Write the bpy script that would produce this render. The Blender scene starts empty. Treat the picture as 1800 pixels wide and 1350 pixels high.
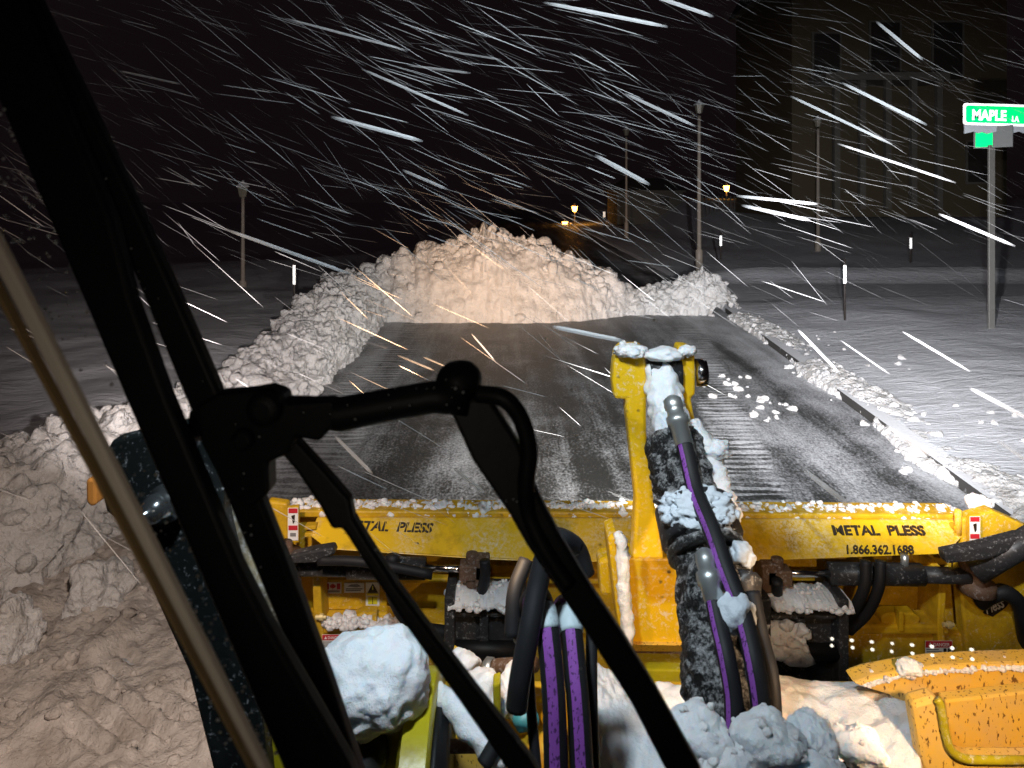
import bpy, bmesh, math, random
from mathutils import Vector, Matrix, noise
R = math.radians
rnd = random.Random(7)
scene = bpy.context.scene
col = scene.collection

# ------------------------------------------------------------------ camera, world, lights
EYE = 2.9                      # eye height in the cab
F, CX, HY = 1300.0, 900.0, 340.0   # measured on the photograph: focal length, centre column, horizon row
cam_d = bpy.data.cameras.new('camera'); cam = bpy.data.objects.new('camera', cam_d); col.objects.link(cam)
cam.location = (0, 0, EYE); cam.rotation_euler = (R(90), 0, 0)
cam_d.sensor_width = 36; cam_d.lens = 36 * F / 1800; cam_d.shift_y = -(675 - HY) / 1800
cam_d.clip_start = 0.05; cam_d.clip_end = 2000
cam_d.dof.use_dof = True; cam_d.dof.focus_distance = 3.6; cam_d.dof.aperture_fstop = 6.0
scene.camera = cam
w = bpy.data.worlds.new('World'); scene.world = w; w.use_nodes = True
bg = w.node_tree.nodes['Background']; sky = w.node_tree.nodes.new('ShaderNodeTexSky')
sky.sky_type = 'NISHITA'; sky.sun_disc = False; sky.sun_elevation = R(-4); sky.sun_rotation = R(200)
mixw = w.node_tree.nodes.new('ShaderNodeMix'); mixw.data_type = 'RGBA'
mixw.inputs[0].default_value = 0.9
w.node_tree.links.new(sky.outputs[0], mixw.inputs[6]); mixw.inputs[7].default_value = (0.062, 0.038, 0.046, 1)
w.node_tree.links.new(mixw.outputs[2], bg.inputs[0]); bg.inputs[1].default_value = 0.085
scene.view_settings.view_transform = 'Standard'; scene.view_settings.look = 'None'
scene.view_settings.exposure = 0; scene.view_settings.gamma = 1
scene.cycles.use_denoising = True
scene.cycles.max_bounces = 6

def spot(name, loc, aim, power, size, blend, color, rad=0.05):
    d = bpy.data.lights.new(name, 'SPOT'); d.energy = power; d.spot_size = R(size); d.spot_blend = blend
    d.color = color; d.shadow_soft_size = rad
    o = bpy.data.objects.new(name, d); col.objects.link(o); o.location = loc
    o.rotation_euler = (Vector(aim) - Vector(loc)).to_track_quat('-Z', 'Y').to_euler()
    return o
COOL = (0.86, 0.94, 1.0); WARM = (1.0, 0.56, 0.28); SOFT = (1.0, 0.80, 0.66)
spot('roof_lamp_cool', (1.0, 1.25, 3.35), (5.8, 13.0, 0.4), 2900, 62, 1.0, COOL)          # right roof lamp, LED
spot('headlight_left', (-1.0, 1.95, 2.75), (-3.4, 5.0, 0.0), 250, 104, 0.9, (1, .74, .57))       # left lamps, halogen
spot('headlight_far', (-0.55, 1.9, 2.35), (0.1, 18, 1.6), 7200, 26, 1.0, WARM)           # main beam on the pile
spot('headlight_dip', (0.85, 2.7, 2.2), (0.4, 13, 0.0), 3700, 54, 1.0, (1, .95, .90))
spot('headlight_side', (-0.75, 1.95, 2.35), (-9.5, 22, 0.3), 2400, 40, 1.0, (1, .88, .84))
spot('headlight_side', (1.3, 2.6, 2.6), (9, 20, 0.2), 6000, 52, 1.0, (.97, .93, .95))
spot('headlight_near', (1.05, 1.2, 2.15), (0.98, 2.2, 1.45), 74, 74, 0.5, (1, .66, .38), 0.03)  # spill of the right headlight
spot('headlight_near', (-0.12, 1.85, 2.2), (.4, 2.5, 1.35), 24, 74, 0.7, (1, .66, .38), 0.03)
spot('streak_tint_spot', (1.4, 2.7, 1.95), (3.2, 5.5, 1.9), 240, 76, 0.9, (1, .50, .20), 0.03)  # added orange spot that tints the streaks low at right
spot('roof_flood', (-0.25, 1.0, 3.6), (-.05, 3.7, 1.1), 205, 104, 1.0, (.78, .91, 1), 0.08)      # middle roof lamp lighting plough and near snow
spot('roof_flood_top', (0.55, 1.15, 3.4), (0.45, 2.5, 2.2), 26, 50, 0.9, (1, .97, .9), 0.05)
spot('sky_spill', (0.2, 1.1, 3.5), (1.0, 12, 6.5), 330, 110, 1.0, COOL, 0.08)            # upward spill of the roof lamps into the snowfall
cl = bpy.data.lights.new('cab_light', 'POINT'); cl.energy = 1.3; cl.color = (1, .9, .78); cl.shadow_soft_size = .05
clo = bpy.data.objects.new('cab_light', cl); col.objects.link(clo); clo.location = (-.15, .25, 2.75)

# ------------------------------------------------------------------ helpers
OFF = {}
def P(px, py, Y):
    return Vector(((px - CX) / F * Y, Y, EYE - (py - HY) / F * Y))
def S(px, Y): return px / F * Y        # length of px pixels at distance Y
def tag(o, label=None, cat=None, group=None, kind=None):
    if label: o['label'] = label
    if cat: o['category'] = cat
    if group: o['group'] = group
    if kind: o['kind'] = kind
    return o
def thing(name, label, cat, loc, group=None):
    o = bpy.data.objects.new(name, None); col.objects.link(o); o.location = loc; o.empty_display_size = .1
    OFF[o.name] = Vector(loc); tag(o, label, cat, group); return o

class MB:
    def __init__(s): s.v = []; s.f = []
    def add(s, vs, fs):
        k = len(s.v); s.v += [Vector(a) for a in vs]; s.f += [tuple(i + k for i in f) for f in fs]; return s
    def box(s, c, d, rot=None):
        x, y, z = d[0] / 2, d[1] / 2, d[2] / 2; c = Vector(c)
        vs = [Vector(a) for a in ((-x,-y,-z),(x,-y,-z),(x,y,-z),(-x,y,-z),(-x,-y,z),(x,-y,z),(x,y,z),(-x,y,z))]
        if rot is not None: vs = [rot @ a for a in vs]
        return s.add([a + c for a in vs], [(3,2,1,0),(4,5,6,7),(0,1,5,4),(1,2,6,5),(2,3,7,6),(3,0,4,7)])
    def prism(s, pts, d):
        """polygon of 3-D points extruded by the vector d"""
        n = len(pts); d = Vector(d); pts = [Vector(p) for p in pts]
        return s.add(pts + [p + d for p in pts], [tuple(range(n)), tuple(range(2*n-1, n-1, -1))] + [(i, i+n, (i+1) % n + n, (i+1) % n) for i in range(n)])
    def plate(s, poly, Y, th=.03):
        """poly of (px,py) or (px,py,Y): real plate at that distance, th metres thick going away"""
        return s.prism([P(p[0], p[1], p[2] if len(p) > 2 else Y) for p in poly], (0, th, 0))
    def tube(s, pts, r, n=12, ring=None, caps=True, arc=None, cam=Vector((0, 0, EYE)), rough=None):
        pts = [Vector(p) for p in pts]; m = len(pts)
        rs = r if isinstance(r, (list, tuple)) else [r] * m
        vs = []; cnt = n if arc is None else n + 1
        for i, p in enumerate(pts):
            t = (pts[min(i+1, m-1)] - pts[max(i-1, 0)]).normalized()
            q = (cam - p); n1 = q - t * q.dot(t)
            if n1.length < 1e-5: n1 = t.orthogonal()
            n1.normalize(); n2 = t.cross(n1)
            for j in range(cnt):
                a = 2*math.pi*j/n if arc is None else arc[0] + (arc[1]-arc[0])*j/n
                dv = n1*math.cos(a) + n2*math.sin(a); rr = rs[i]
                if rough: rr += rough(p + dv*rr)
                vs.append(p + dv*rr)
        fs = []
        for i in range(m-1):
            for j in range(n):
                if arc is None: fs.append((i*n+j, i*n+(j+1) % n, (i+1)*n+(j+1) % n, (i+1)*n+j))
                else: fs.append((i*cnt+j, i*cnt+j+1, (i+1)*cnt+j+1, (i+1)*cnt+j))
        if caps and arc is None: fs += [tuple(range(n-1, -1, -1)), tuple((m-1)*n+j for j in range(n))]
        return s.add(vs, fs)
    def cyl(s, a, b, r, n=20): return s.tube([a, Vector(a).lerp(Vector(b), .5), b], r, n)
    def blob(s, c, d, seed=0, sub=4, amp=.25, lump=.18, fr=1.0, fine=0.0, flat=None, rough=0.0):
        bm = bmesh.new(); bmesh.ops.create_icosphere(bm, subdivisions=sub, radius=1)
        o = Vector((seed*7.3, seed*3.1, seed*1.7)); c = Vector(c)
        for v in bm.verts:
            u = v.co.normalized()
            k = 1 + amp*noise.noise(u*1.1*fr+o)*1.3 + lump*(0.55-noise.voronoi(u*2.3*fr+o)[0][0]) + (fine*(0.5-noise.voronoi(u*7*fr+o)[0][0]) if fine else 0) + (rough*noise.fractal(u*3.4*fr+o, .6, 2.1, 5) if rough else 0)
            v.co = Vector((u.x*d[0]*k, u.y*d[1]*k, u.z*d[2]*k))
            if flat is not None and v.co.z < flat*d[2]: v.co.z = flat*d[2]
        bm.verts.ensure_lookup_table()
        s.add([v.co + c for v in bm.verts], [tuple(v.index for v in f.verts) for f in bm.faces]); bm.free(); return s
    def lathe(s, c, ax, prof, n=20):
        """prof: (distance along ax, radius)"""
        ax = Vector(ax).normalized(); u = ax.orthogonal().normalized(); q = ax.cross(u); c = Vector(c); vs = []
        for h, r in prof:
            for j in range(n):
                a = 2*math.pi*j/n; vs.append(c + ax*h + (u*math.cos(a)+q*math.sin(a))*max(r, 1e-4))
        fs = [(i*n+j, i*n+(j+1) % n, (i+1)*n+(j+1) % n, (i+1)*n+j) for i in range(len(prof)-1) for j in range(n)]
        fs += [tuple(range(n-1, -1, -1)), tuple((len(prof)-1)*n+j for j in range(n))]
        return s.add(vs, fs)
    def build(s, name, mat, parent=None, smooth=False, bevel=0, label=None, seg=2, fix=True):
        me = bpy.data.meshes.new(name); off = Vector((0, 0, 0)); p = parent
        while p is not None:
            off += Vector(p.location); p = p.parent
        me.from_pydata([tuple(a - off) for a in s.v], [], s.f); me.update()
        if fix:
            bm = bmesh.new(); bm.from_mesh(me); bmesh.ops.recalc_face_normals(bm, faces=bm.faces); bm.to_mesh(me); bm.free()
        for m in (mat if isinstance(mat, list) else [mat]): me.materials.append(m)
        if smooth: me.polygons.foreach_set('use_smooth', [True]*len(me.polygons))
        o = bpy.data.objects.new(name, me); col.objects.link(o)
        if parent is not None: o.parent = parent
        if bevel:
            b = o.modifiers.new('edge', 'BEVEL'); b.width = bevel; b.segments = seg; b.limit_method = 'ANGLE'; b.angle_limit = R(40)
            b.harden_normals = False
        if label: o['label'] = label
        return o

def spline(pts, n=8):
    """Catmull-Rom through pts (vectors)"""
    pts = [Vector(p) for p in pts]; out = []
    q = [pts[0]*2-pts[1]] + pts + [pts[-1]*2-pts[-2]]
    for i in range(1, len(q)-2):
        a, b, c, d = q[i-1], q[i], q[i+1], q[i+2]
        for k in range(n):
            t = k/n; out.append(0.5*((2*b)+(c-a)*t+(2*a-5*b+4*c-d)*t*t+(3*b-a-3*c+d)*t**3))
    out.append(pts[-1]); return out

def text(name, body, mat, parent, org, right, up, height, width=None, depth=.002, shear=0, offset=0, stencil=0, label=None):
    """Real extruded lettering on the plane (right, up), its lower left corner at org."""
    cu = bpy.data.curves.new(name, 'FONT'); cu.body = body; cu.extrude = .05; cu.shear = shear; cu.offset = offset; cu.resolution_u = 3
    tmp = bpy.data.objects.new(name, cu); col.objects.link(tmp)
    me = bpy.data.meshes.new_from_object(tmp); bpy.data.objects.remove(tmp); bpy.data.curves.remove(cu)
    xs = [v.co.x for v in me.vertices]; ys = [v.co.y for v in me.vertices]
    x0, x1, y0, y1 = min(xs), max(xs), min(ys), max(ys)
    sy = height/(y1-y0); sx = sy if width is None else width/(x1-x0)
    r = Vector(right).normalized(); u = Vector(up); u = (u - r*u.dot(r)).normalized(); nrm = r.cross(u)
    off = Vector((0, 0, 0)); p = parent
    while p is not None: off += Vector(p.location); p = p.parent
    for v in me.vertices:
        x, y, z = v.co; v.co = Vector(org) + r*((x-x0)*sx) + u*((y-y0)*sy) + nrm*(z/.05*depth) - off
    if stencil:      # stencil bridges: drop the paint in thin vertical gaps
        bm = bmesh.new(); bm.from_mesh(me)
        nl = len(body); wd = (x1-x0)*sx
        for k in range(nl):
            xc = wd*(k+.5)/nl
            for dxx in (-stencil/2, stencil/2):
                bmesh.ops.bisect_plane(bm, geom=bm.verts[:]+bm.edges[:]+bm.faces[:], plane_co=Vector(org)-off+r*(xc+dxx), plane_no=r)
            dead = [f for f in bm.faces if abs((f.calc_center_median()-(Vector(org)-off)).dot(r)-xc) < stencil/2]
            bmesh.ops.delete(bm, geom=dead, context='FACES')
        bm.to_mesh(me); bm.free()
    me.materials.clear(); me.materials.append(mat)
    o = bpy.data.objects.new(name, me); col.objects.link(o); o.parent = parent
    if label: o['label'] = label
    return o

# ------------------------------------------------------------------ materials
class NT:
    def __init__(s, name):
        s.m = bpy.data.materials.new(name); s.m.use_nodes = True; s.t = s.m.node_tree; s.n = s.t.nodes; s.b = s.n['Principled BSDF']
    def new(s, t, **k):
        n = s.n.new(t)
        for a, v in k.items():
            if hasattr(n, a): setattr(n, a, v)
            else: n.inputs[a.replace('_', ' ')].default_value = v
        return n
    def link(s, a, b): s.t.links.new(a, b)
    def pos(s, scale=(1, 1, 1), obj=False):
        mp = s.new('ShaderNodeMapping'); mp.inputs['Scale'].default_value = scale
        if obj: s.link(s.new('ShaderNodeTexCoord').outputs['Object'], mp.inputs[0])
        else: s.link(s.new('ShaderNodeNewGeometry').outputs['Position'], mp.inputs[0])
        return mp.outputs[0]
    def noise(s, sc, det=4, rough=.55, vec=None, dist=0):
        n = s.new('ShaderNodeTexNoise'); n.inputs['Scale'].default_value = sc; n.inputs['Detail'].default_value = det
        n.inputs['Roughness'].default_value = rough; n.inputs['Distortion'].default_value = dist
        s.link(vec if vec is not None else s.pos(), n.inputs['Vector']); return n.outputs[0]
    def ramp(s, x, a, b, ca=(0,0,0,1), cb=(1,1,1,1)):
        r = s.new('ShaderNodeValToRGB'); r.color_ramp.elements[0].position = a; r.color_ramp.elements[1].position = b
        r.color_ramp.elements[0].color = ca; r.color_ramp.elements[1].color = cb; s.link(x, r.inputs[0]); return r.outputs[0]
    def mix(s, f, a, b):
        n = s.new('ShaderNodeMix', data_type='RGBA')
        for k, x in ((0, f), (6, a), (7, b)):
            if hasattr(x, 'links'): s.link(x, n.inputs[k])
            else: n.inputs[k].default_value = x if k == 0 else tuple(x) + ((1,) if len(x) == 3 else ())
        return n.outputs[2]
    def math(s, op, a, b):
        n = s.new('ShaderNodeMath', operation=op)
        for k, x in ((0, a), (1, b)):
            if hasattr(x, 'links'): s.link(x, n.inputs[k])
            else: n.inputs[k].default_value = x
        return n.outputs[0]
    def bump(s, h, st, dist=.02):
        n = s.new('ShaderNodeBump'); n.inputs['Strength'].default_value = st; n.inputs['Distance'].default_value = dist
        s.link(h, n.inputs['Height'])
        if s.b.inputs['Normal'].links: s.link(s.b.inputs['Normal'].links[0].from_socket, n.inputs['Normal'])
        s.link(n.outputs[0], s.b.inputs['Normal'])
    def up(s):
        n = s.new('ShaderNodeSeparateXYZ'); s.link(s.new('ShaderNodeNewGeometry').outputs['Normal'], n.inputs[0]); return n.outputs[2]
    def color(s, c):
        if hasattr(c, 'links'): s.link(c, s.b.inputs['Base Color'])
        else: s.b.inputs['Base Color'].default_value = tuple(c) + (1,)
    def set(s, **k):
        for a, v in k.items(): s.b.inputs[a.replace('_', ' ')].default_value = v
        return s

def m_snow(name, c=(.82, .84, .87), bumps=((14, .35, .05), (70, .35, .012)), dirt=None):
    t = NT(name); t.set(Roughness=.7, Specular_IOR_Level=.25)
    n = t.noise(5, 5); cc = t.mix(n, tuple(x*.88 for x in c), c)
    if dirt:
        cc = t.mix(t.ramp(t.noise(dirt[0], 6, .65), dirt[1], dirt[2]), cc, dirt[3])
    t.color(cc)
    for sc, st, di in bumps: t.bump(t.noise(sc, 5, .6), st, di)
    return t.m
SNOW = m_snow('snow_soft')
SNOWFINE = m_snow('snow_fine', bumps=((22, .4, .02), (75, .55, .010), (240, .8, .003)))
sb = SNOWFINE.node_tree.nodes['Principled BSDF']; sb.inputs['Subsurface Weight'].default_value = .5; sb.inputs['Subsurface Radius'].default_value = (.5, .8, 1); sb.inputs['Subsurface Scale'].default_value = .025
PILE = m_snow('snow_plowed', (.80, .79, .78), ((7, .6, .10), (28, .6, .03), (110, .4, .006)), dirt=(3.5, .52, .78, (.45, .42, .38)))
sb = PILE.node_tree.nodes['Principled BSDF']; sb.inputs['Subsurface Weight'].default_value = .4; sb.inputs['Subsurface Radius'].default_value = (1, .9, .8); sb.inputs['Subsurface Scale'].default_value = .05
PACK = m_snow('snow_packed_dirty', (.68, .62, .57), ((8, .5, .06), (34, .6, .03), (120, .5, .008)), dirt=(2.6, .45, .75, (.33, .28, .24)))
ICE = m_snow('snow_icy', (.62, .68, .74), ((30, .5, .015), (160, .5, .004)))

def m_ground():
    t = NT('snow_field'); t.set(Roughness=.75, Specular_IOR_Level=.2)
    v = t.pos((1.0, 1.9, 1)); a = t.noise(2.2, 6, .62, v, .4)
    t.color(t.mix(t.noise(.5, 4), (.66, .68, .72), (.84, .86, .90)))
    t.bump(a, .42, .12); t.bump(t.noise(9, 5, .6, t.pos((1, 2.2, 1))), .5, .03)
    return t.m
GROUND = m_ground()

def m_road():
    t = NT('wet_road'); g = t.pos()
    sep = t.new('ShaderNodeSeparateXYZ'); t.link(g, sep.inputs[0]); X = sep.outputs[0]
    lane = t.noise(1.5, 4, .6, t.pos((1.3, .07, 1)))                       # long streaks left by the blade
    grain = t.noise(38, 6, .75, t.pos((1, .6, 1)))
    patch = t.noise(1.1, 5, .65, t.pos((1, .45, 1)), .4)
    # tread bars left by chained tyres, in two tracks
    wv = t.new('ShaderNodeTexWave', wave_type='BANDS', bands_direction='Y'); wv.inputs['Scale'].default_value = 2.1
    wv.inputs['Distortion'].default_value = 7; wv.inputs['Detail'].default_value = 3; wv.inputs['Detail Scale'].default_value = 1.6; t.link(t.pos((.35, 1, 1)), wv.inputs[0])
    def track(c, hw):
        d = t.math('ABSOLUTE', t.math('SUBTRACT', X, c), 0); return t.ramp(d, hw*.7, hw, (1,1,1,1), (0,0,0,1))
    def track2():
        yy_ = t.math('MULTIPLY', t.math('SUBTRACT', sep.outputs[1], 7.4), .17)
        d = t.math('ABSOLUTE', t.math('SUBTRACT', t.math('SUBTRACT', X, yy_), 2.4), 0); return t.ramp(d, .26, .36, (1,1,1,1), (0,0,0,1))
    trk = t.math('MAXIMUM', track2(), track(-2.2, .5))
    tread = t.math('MULTIPLY', t.ramp(wv.outputs[1], .45, .75), trk)
    e1 = t.new('ShaderNodeMapRange'); e1.inputs[1].default_value = 2.6; e1.inputs[2].default_value = 4.4; t.link(X, e1.inputs[0])
    e2 = t.new('ShaderNodeMapRange'); e2.inputs[1].default_value = -.9; e2.inputs[2].default_value = -3.0; t.link(X, e2.inputs[0])
    edge = t.math('MAXIMUM', e1.outputs[0], e2.outputs[0])
    cov = t.math('ADD', t.math('MULTIPLY', edge, .27), t.math('MULTIPLY', t.math('SUBTRACT', lane, .5), 1.4))
    cov = t.math('ADD', cov, t.math('MULTIPLY', t.math('SUBTRACT', patch, .5), 1.0))
    cov = t.math('ADD', cov, t.math('MULTIPLY', t.math('MULTIPLY', t.math('SUBTRACT', tread, .35), t.ramp(t.noise(1.3, 4, .6), .34, .56)), .42))
    sp = t.math('ADD', t.math('MULTIPLY', t.math('SUBTRACT', grain, .5), 1.7), cov)
    f = t.ramp(t.math('ADD', sp, .5), .32, .98)
    t.color(t.mix(f, (.04, .042, .041), (.62, .64, .67)))
    rg = t.new('ShaderNodeMapRange'); rg.inputs[3].default_value = .42; rg.inputs[4].default_value = .75; t.link(f, rg.inputs[0]); t.link(rg.outputs[0], t.b.inputs['Roughness'])
    t.bump(grain, .5, .02); t.bump(tread, .22, .02)
    return t.m
ROAD = m_road()

def m_paint(name, c, grime=(.16, .09, .02), frost=.0, speck=None, rough=.42, gl=(.50, .80)):
    t = NT(name); t.set(Roughness=rough, Specular_IOR_Level=.3)
    cc = t.mix(t.noise(2.2, 4), tuple(x*.85 for x in c), c)
    cc = t.mix(t.math('MULTIPLY', t.ramp(t.noise(7, 7, .7), gl[0], gl[1]), .8), cc, grime)
    if speck:
        cc = t.mix(t.ramp(t.noise(speck[0], 3, .5, t.pos((1, 1, .45))), speck[1], speck[1]+.05), cc, speck[2])
    if frost:
        fz = t.math('MULTIPLY', t.ramp(t.noise(4, 4), .4, .75), t.ramp(t.noise(60, 4, .7), .60-frost*.2, .72))
        cc = t.mix(fz, cc, (.72, .74, .76))
    t.color(cc); t.bump(t.noise(90, 3), .12, .003); t.bump(t.noise(6, 3), .15, .01)
    return t.m
YEL = m_paint('plow_yellow', (.74, .46, .012), frost=.9)
YELD = m_paint('plow_yellow_dirty', (.64, .39, .014), grime=(.22, .12, .02), frost=.25, gl=(.45, .75))
LYEL = m_paint('loader_yellow', (.80, .49, .010), frost=.4, gl=(.6, .9))
LYELM = m_paint('loader_yellow_mud', (.74, .46, .07), grime=(.56, .38, .17), speck=(120, .60, (.16, .08, .02)), gl=(.45, .7))
GREENY = m_paint('loader_yellow_green', (.42, .36, .012), frost=.3, rough=.3)
BLACK = m_paint('black_rubber', (.006, .006, .0065), grime=(.009, .009, .009), rough=.55)
BLACKD = m_paint('black_steel_dirty', (.03, .03, .032), grime=(.06, .055, .05), frost=.2, rough=.42)
HOSE = m_paint('hose_black', (.012, .012, .014), grime=(.02, .02, .02), rough=.6)
TRIMC = m_paint('cab_trim_grey', (.50, .43, .34), grime=(.42, .36, .28), rough=.7)
SEALC = m_paint('cab_seal_brown', (.20, .13, .05), grime=(.16, .10, .04), rough=.7)
RUST = m_paint('rusty_steel', (.12, .07, .045), grime=(.2, .11, .05), frost=.4, rough=.6)
PURP = m_paint('hose_purple', (.24, .07, .36), grime=(.10, .03, .16), rough=.55, gl=(.6, .75), speck=(170, .57, (.06, .02, .09)))
SLEEVE = m_paint('sleeve_pale', (.48, .58, .62), grime=(.14, .18, .2), rough=.5, gl=(.52, .6))
GREENT = m_paint('fender_dark_green', (.007, .009, .009), grime=(.018, .021, .021), frost=.12, rough=.5, gl=(.5, .7))
TEAL = m_paint('teal_paint', (.05, .30, .32), rough=.4)

def m_plain(name, c, rough=.5, metal=0.0, emit=None, es=0):
    t = NT(name); t.set(Roughness=rough, Metallic=metal)
    t.color(t.mix(t.noise(12, 4), tuple(x*.85 for x in c), c))
    if emit: t.b.inputs['Emission Color'].default_value = tuple(emit)+(1,); t.b.inputs['Emission Strength'].default_value = es
    return t.m
CHROME = m_plain('chrome', (.75, .75, .75), .15, 1.0)
ZINC = m_plain('zinc_fitting', (.55, .58, .58), .35, .8)
BOLT = m_plain('bolt_brass', (.72, .60, .30), .4, .3)
INK = m_plain('stencil_black', (.02, .012, .004), .6)
WHITE = m_plain('sticker_white', (.78, .78, .76), .5)
RED = m_plain('sticker_red', (.50, .02, .03), .5)
STGREY = m_plain('sticker_grey', (.20, .20, .20), .5)
STYEL = m_plain('sticker_yellow', (.75, .68, .03), .5)
def m_retro(name, c, k=.5, rough=.45):
    '''reflective sheeting: throws light back to where it came from'''
    m = m_plain(name, c, .5); n = m.node_tree.nodes; l = m.node_tree.links; out = n['Material Output']; b = n['Principled BSDF']
    g = n.new('ShaderNodeBsdfGlossy'); g.inputs['Color'].default_value = tuple(c)+(1,); g.inputs['Roughness'].default_value = rough
    l.new(n.new('ShaderNodeNewGeometry').outputs['Incoming'], g.inputs['Normal'])
    mx = n.new('ShaderNodeMixShader'); mx.inputs[0].default_value = k
    l.new(b.outputs[0], mx.inputs[1]); l.new(g.outputs[0], mx.inputs[2]); l.new(mx.outputs[0], out.inputs[0]); return m
SIGNG = m_retro('sign_green', (.0, .55, .14)); SIGNW = m_retro('sign_white', (.86, .88, .86))
SIGNB = m_plain('sign_back', (.34, .36, .36), .4, .3)
POST = m_plain('galvanised_post', (.32, .32, .30), .4, .5)
LAMPP = m_plain('lamp_post_paint', (.42, .36, .30), .5)
LANT = m_plain('lantern_glass', (.30, .28, .22), .3)
AMBER = m_plain('amber_lamp', (.9, .45, .06), .5, 0, (1.0, .40, .05), 26)
LED = m_plain('led_reflection_glow', (.9, .9, .8), .5, 0, (1.0, .95, .78), 2.4)  # emission stands in for the mirrored shine of LEDs
REFL = m_plain('orange_reflector', (.85, .30, .06), .25)
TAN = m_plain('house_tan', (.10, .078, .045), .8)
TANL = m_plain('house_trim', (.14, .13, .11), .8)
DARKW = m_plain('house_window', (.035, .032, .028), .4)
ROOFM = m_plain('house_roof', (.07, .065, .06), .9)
STAKE = m_plain('stake_black', (.05, .04, .035), .5)
def m_kerb():
    t = NT('kerb_stone'); t.set(Roughness=.85)
    u = t.math('ADD', t.up(), t.math('MULTIPLY', t.math('SUBTRACT', t.noise(3.5, 5, .7), .5), 2.2))
    t.color(t.mix(t.ramp(u, .30, .55), (.06, .057, .054), (.78, .80, .83))); t.bump(t.noise(30, 4), .4, .02); return t.m
KERB = m_kerb()

def m_icy():
    """black paint under a crust of frozen snow"""
    t = NT('icy_black_steel'); t.set(Roughness=.35)
    a = t.noise(38, 6, .75); b = t.noise(130, 4, .7)
    z = t.math('MULTIPLY', t.up(), .16)
    s = t.math('ADD', t.math('ADD', t.math('MULTIPLY', a, .55), t.math('MULTIPLY', b, .55)), z)
    f = t.ramp(s, .60, .80)
    t.color(t.mix(f, (.012, .012, .013), (.58, .58, .58))); t.bump(a, .9, .03); t.bump(b, .7, .01); return t.m
ICY = m_icy()
def m_drop():
    m = bpy.data.materials.new('water_drop'); m.use_nodes = True; n = m.node_tree.nodes; l = m.node_tree.links
    out = n['Material Output']; b = n['Principled BSDF']; b.inputs['Base Color'].default_value = (.5, .53, .52, 1); b.inputs['Roughness'].default_value = .15
    tr = n.new('ShaderNodeBsdfTranslucent'); tr.inputs[0].default_value = (.8, .82, .8, 1)
    mx = n.new('ShaderNodeMixShader'); mx.inputs[0].default_value = .5; l.new(b.outputs[0], mx.inputs[1]); l.new(tr.outputs[0], mx.inputs[2]); l.new(mx.outputs[0], out.inputs[0]); return m
DROP = m_drop()
def m_flake():
    m = bpy.data.materials.new('snowflake'); m.use_nodes = True; n = m.node_tree.nodes; l = m.node_tree.links
    n.remove(n['Principled BSDF']); out = n['Material Output']
    d = n.new('ShaderNodeBsdfDiffuse'); d.inputs[0].default_value = (.8, .82, .84, 1)
    tr = n.new('ShaderNodeBsdfTranslucent'); tr.inputs[0].default_value = (.8, .82, .84, 1)
    mx = n.new('ShaderNodeMixShader'); mx.inputs[0].default_value = .5
    l.new(d.outputs[0], mx.inputs[1]); l.new(tr.outputs[0], mx.inputs[2])
    tp = n.new('ShaderNodeBsdfTransparent'); m2 = n.new('ShaderNodeMixShader'); at = n.new('ShaderNodeAttribute'); at.attribute_name = 'fade'; mu = n.new('ShaderNodeMath'); mu.operation = 'MULTIPLY'; mu.inputs[1].default_value = .42; l.new(at.outputs['Fac'], mu.inputs[0]); l.new(mu.outputs[0], m2.inputs[0])
    l.new(tp.outputs[0], m2.inputs[1]); l.new(mx.outputs[0], m2.inputs[2]); l.new(m2.outputs[0], out.inputs[0]); return m
FLAKE = m_flake()

# ------------------------------------------------------------------ setting: ground, road, kerb
def lumpy(p, big=.5, fr=2.2):
    q = Vector(p); q = q + Vector((noise.noise(q*3.1), noise.noise(q*3.1+Vector((5, 2, 1))), noise.noise(q*3.1+Vector((1, 9, 4)))))*.12
    v1 = noise.voronoi(q*fr)[0][0]; v2 = noise.voronoi(q*fr*2.3+Vector((3, 1, 2)))[0][0]; v3 = noise.voronoi(q*fr*5+Vector((1, 7, 2)))[0][0]
    return big*((.6-v1)*.42 + (.5-v2)*.30 + (.5-v3)*.19 + .05*noise.noise(q*fr*9))
def clods(mb, spots, r0, r1, seed, sub=2):
    """small angular clods set into a snow surface"""
    rr = random.Random(seed)
    for c in spots:
        z = rr.uniform(r0, r1)*(1 if rr.random() < .8 else 1.6)
        mb.blob(c, (z*rr.uniform(.8, 1.5), z*rr.uniform(.8, 1.3), z*rr.uniform(.7, 1.2)), rr.uniform(0, 60), sub, amp=.4, lump=.4)
def kerb_x(y): return 4.36 + (y - 6.67) * (5.14 - 4.36) / (17.1 - 6.67)
def sm(a, b, x):
    t = max(0, min(1, (x-a)/(b-a))); return t*t*(3-2*t)
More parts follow.
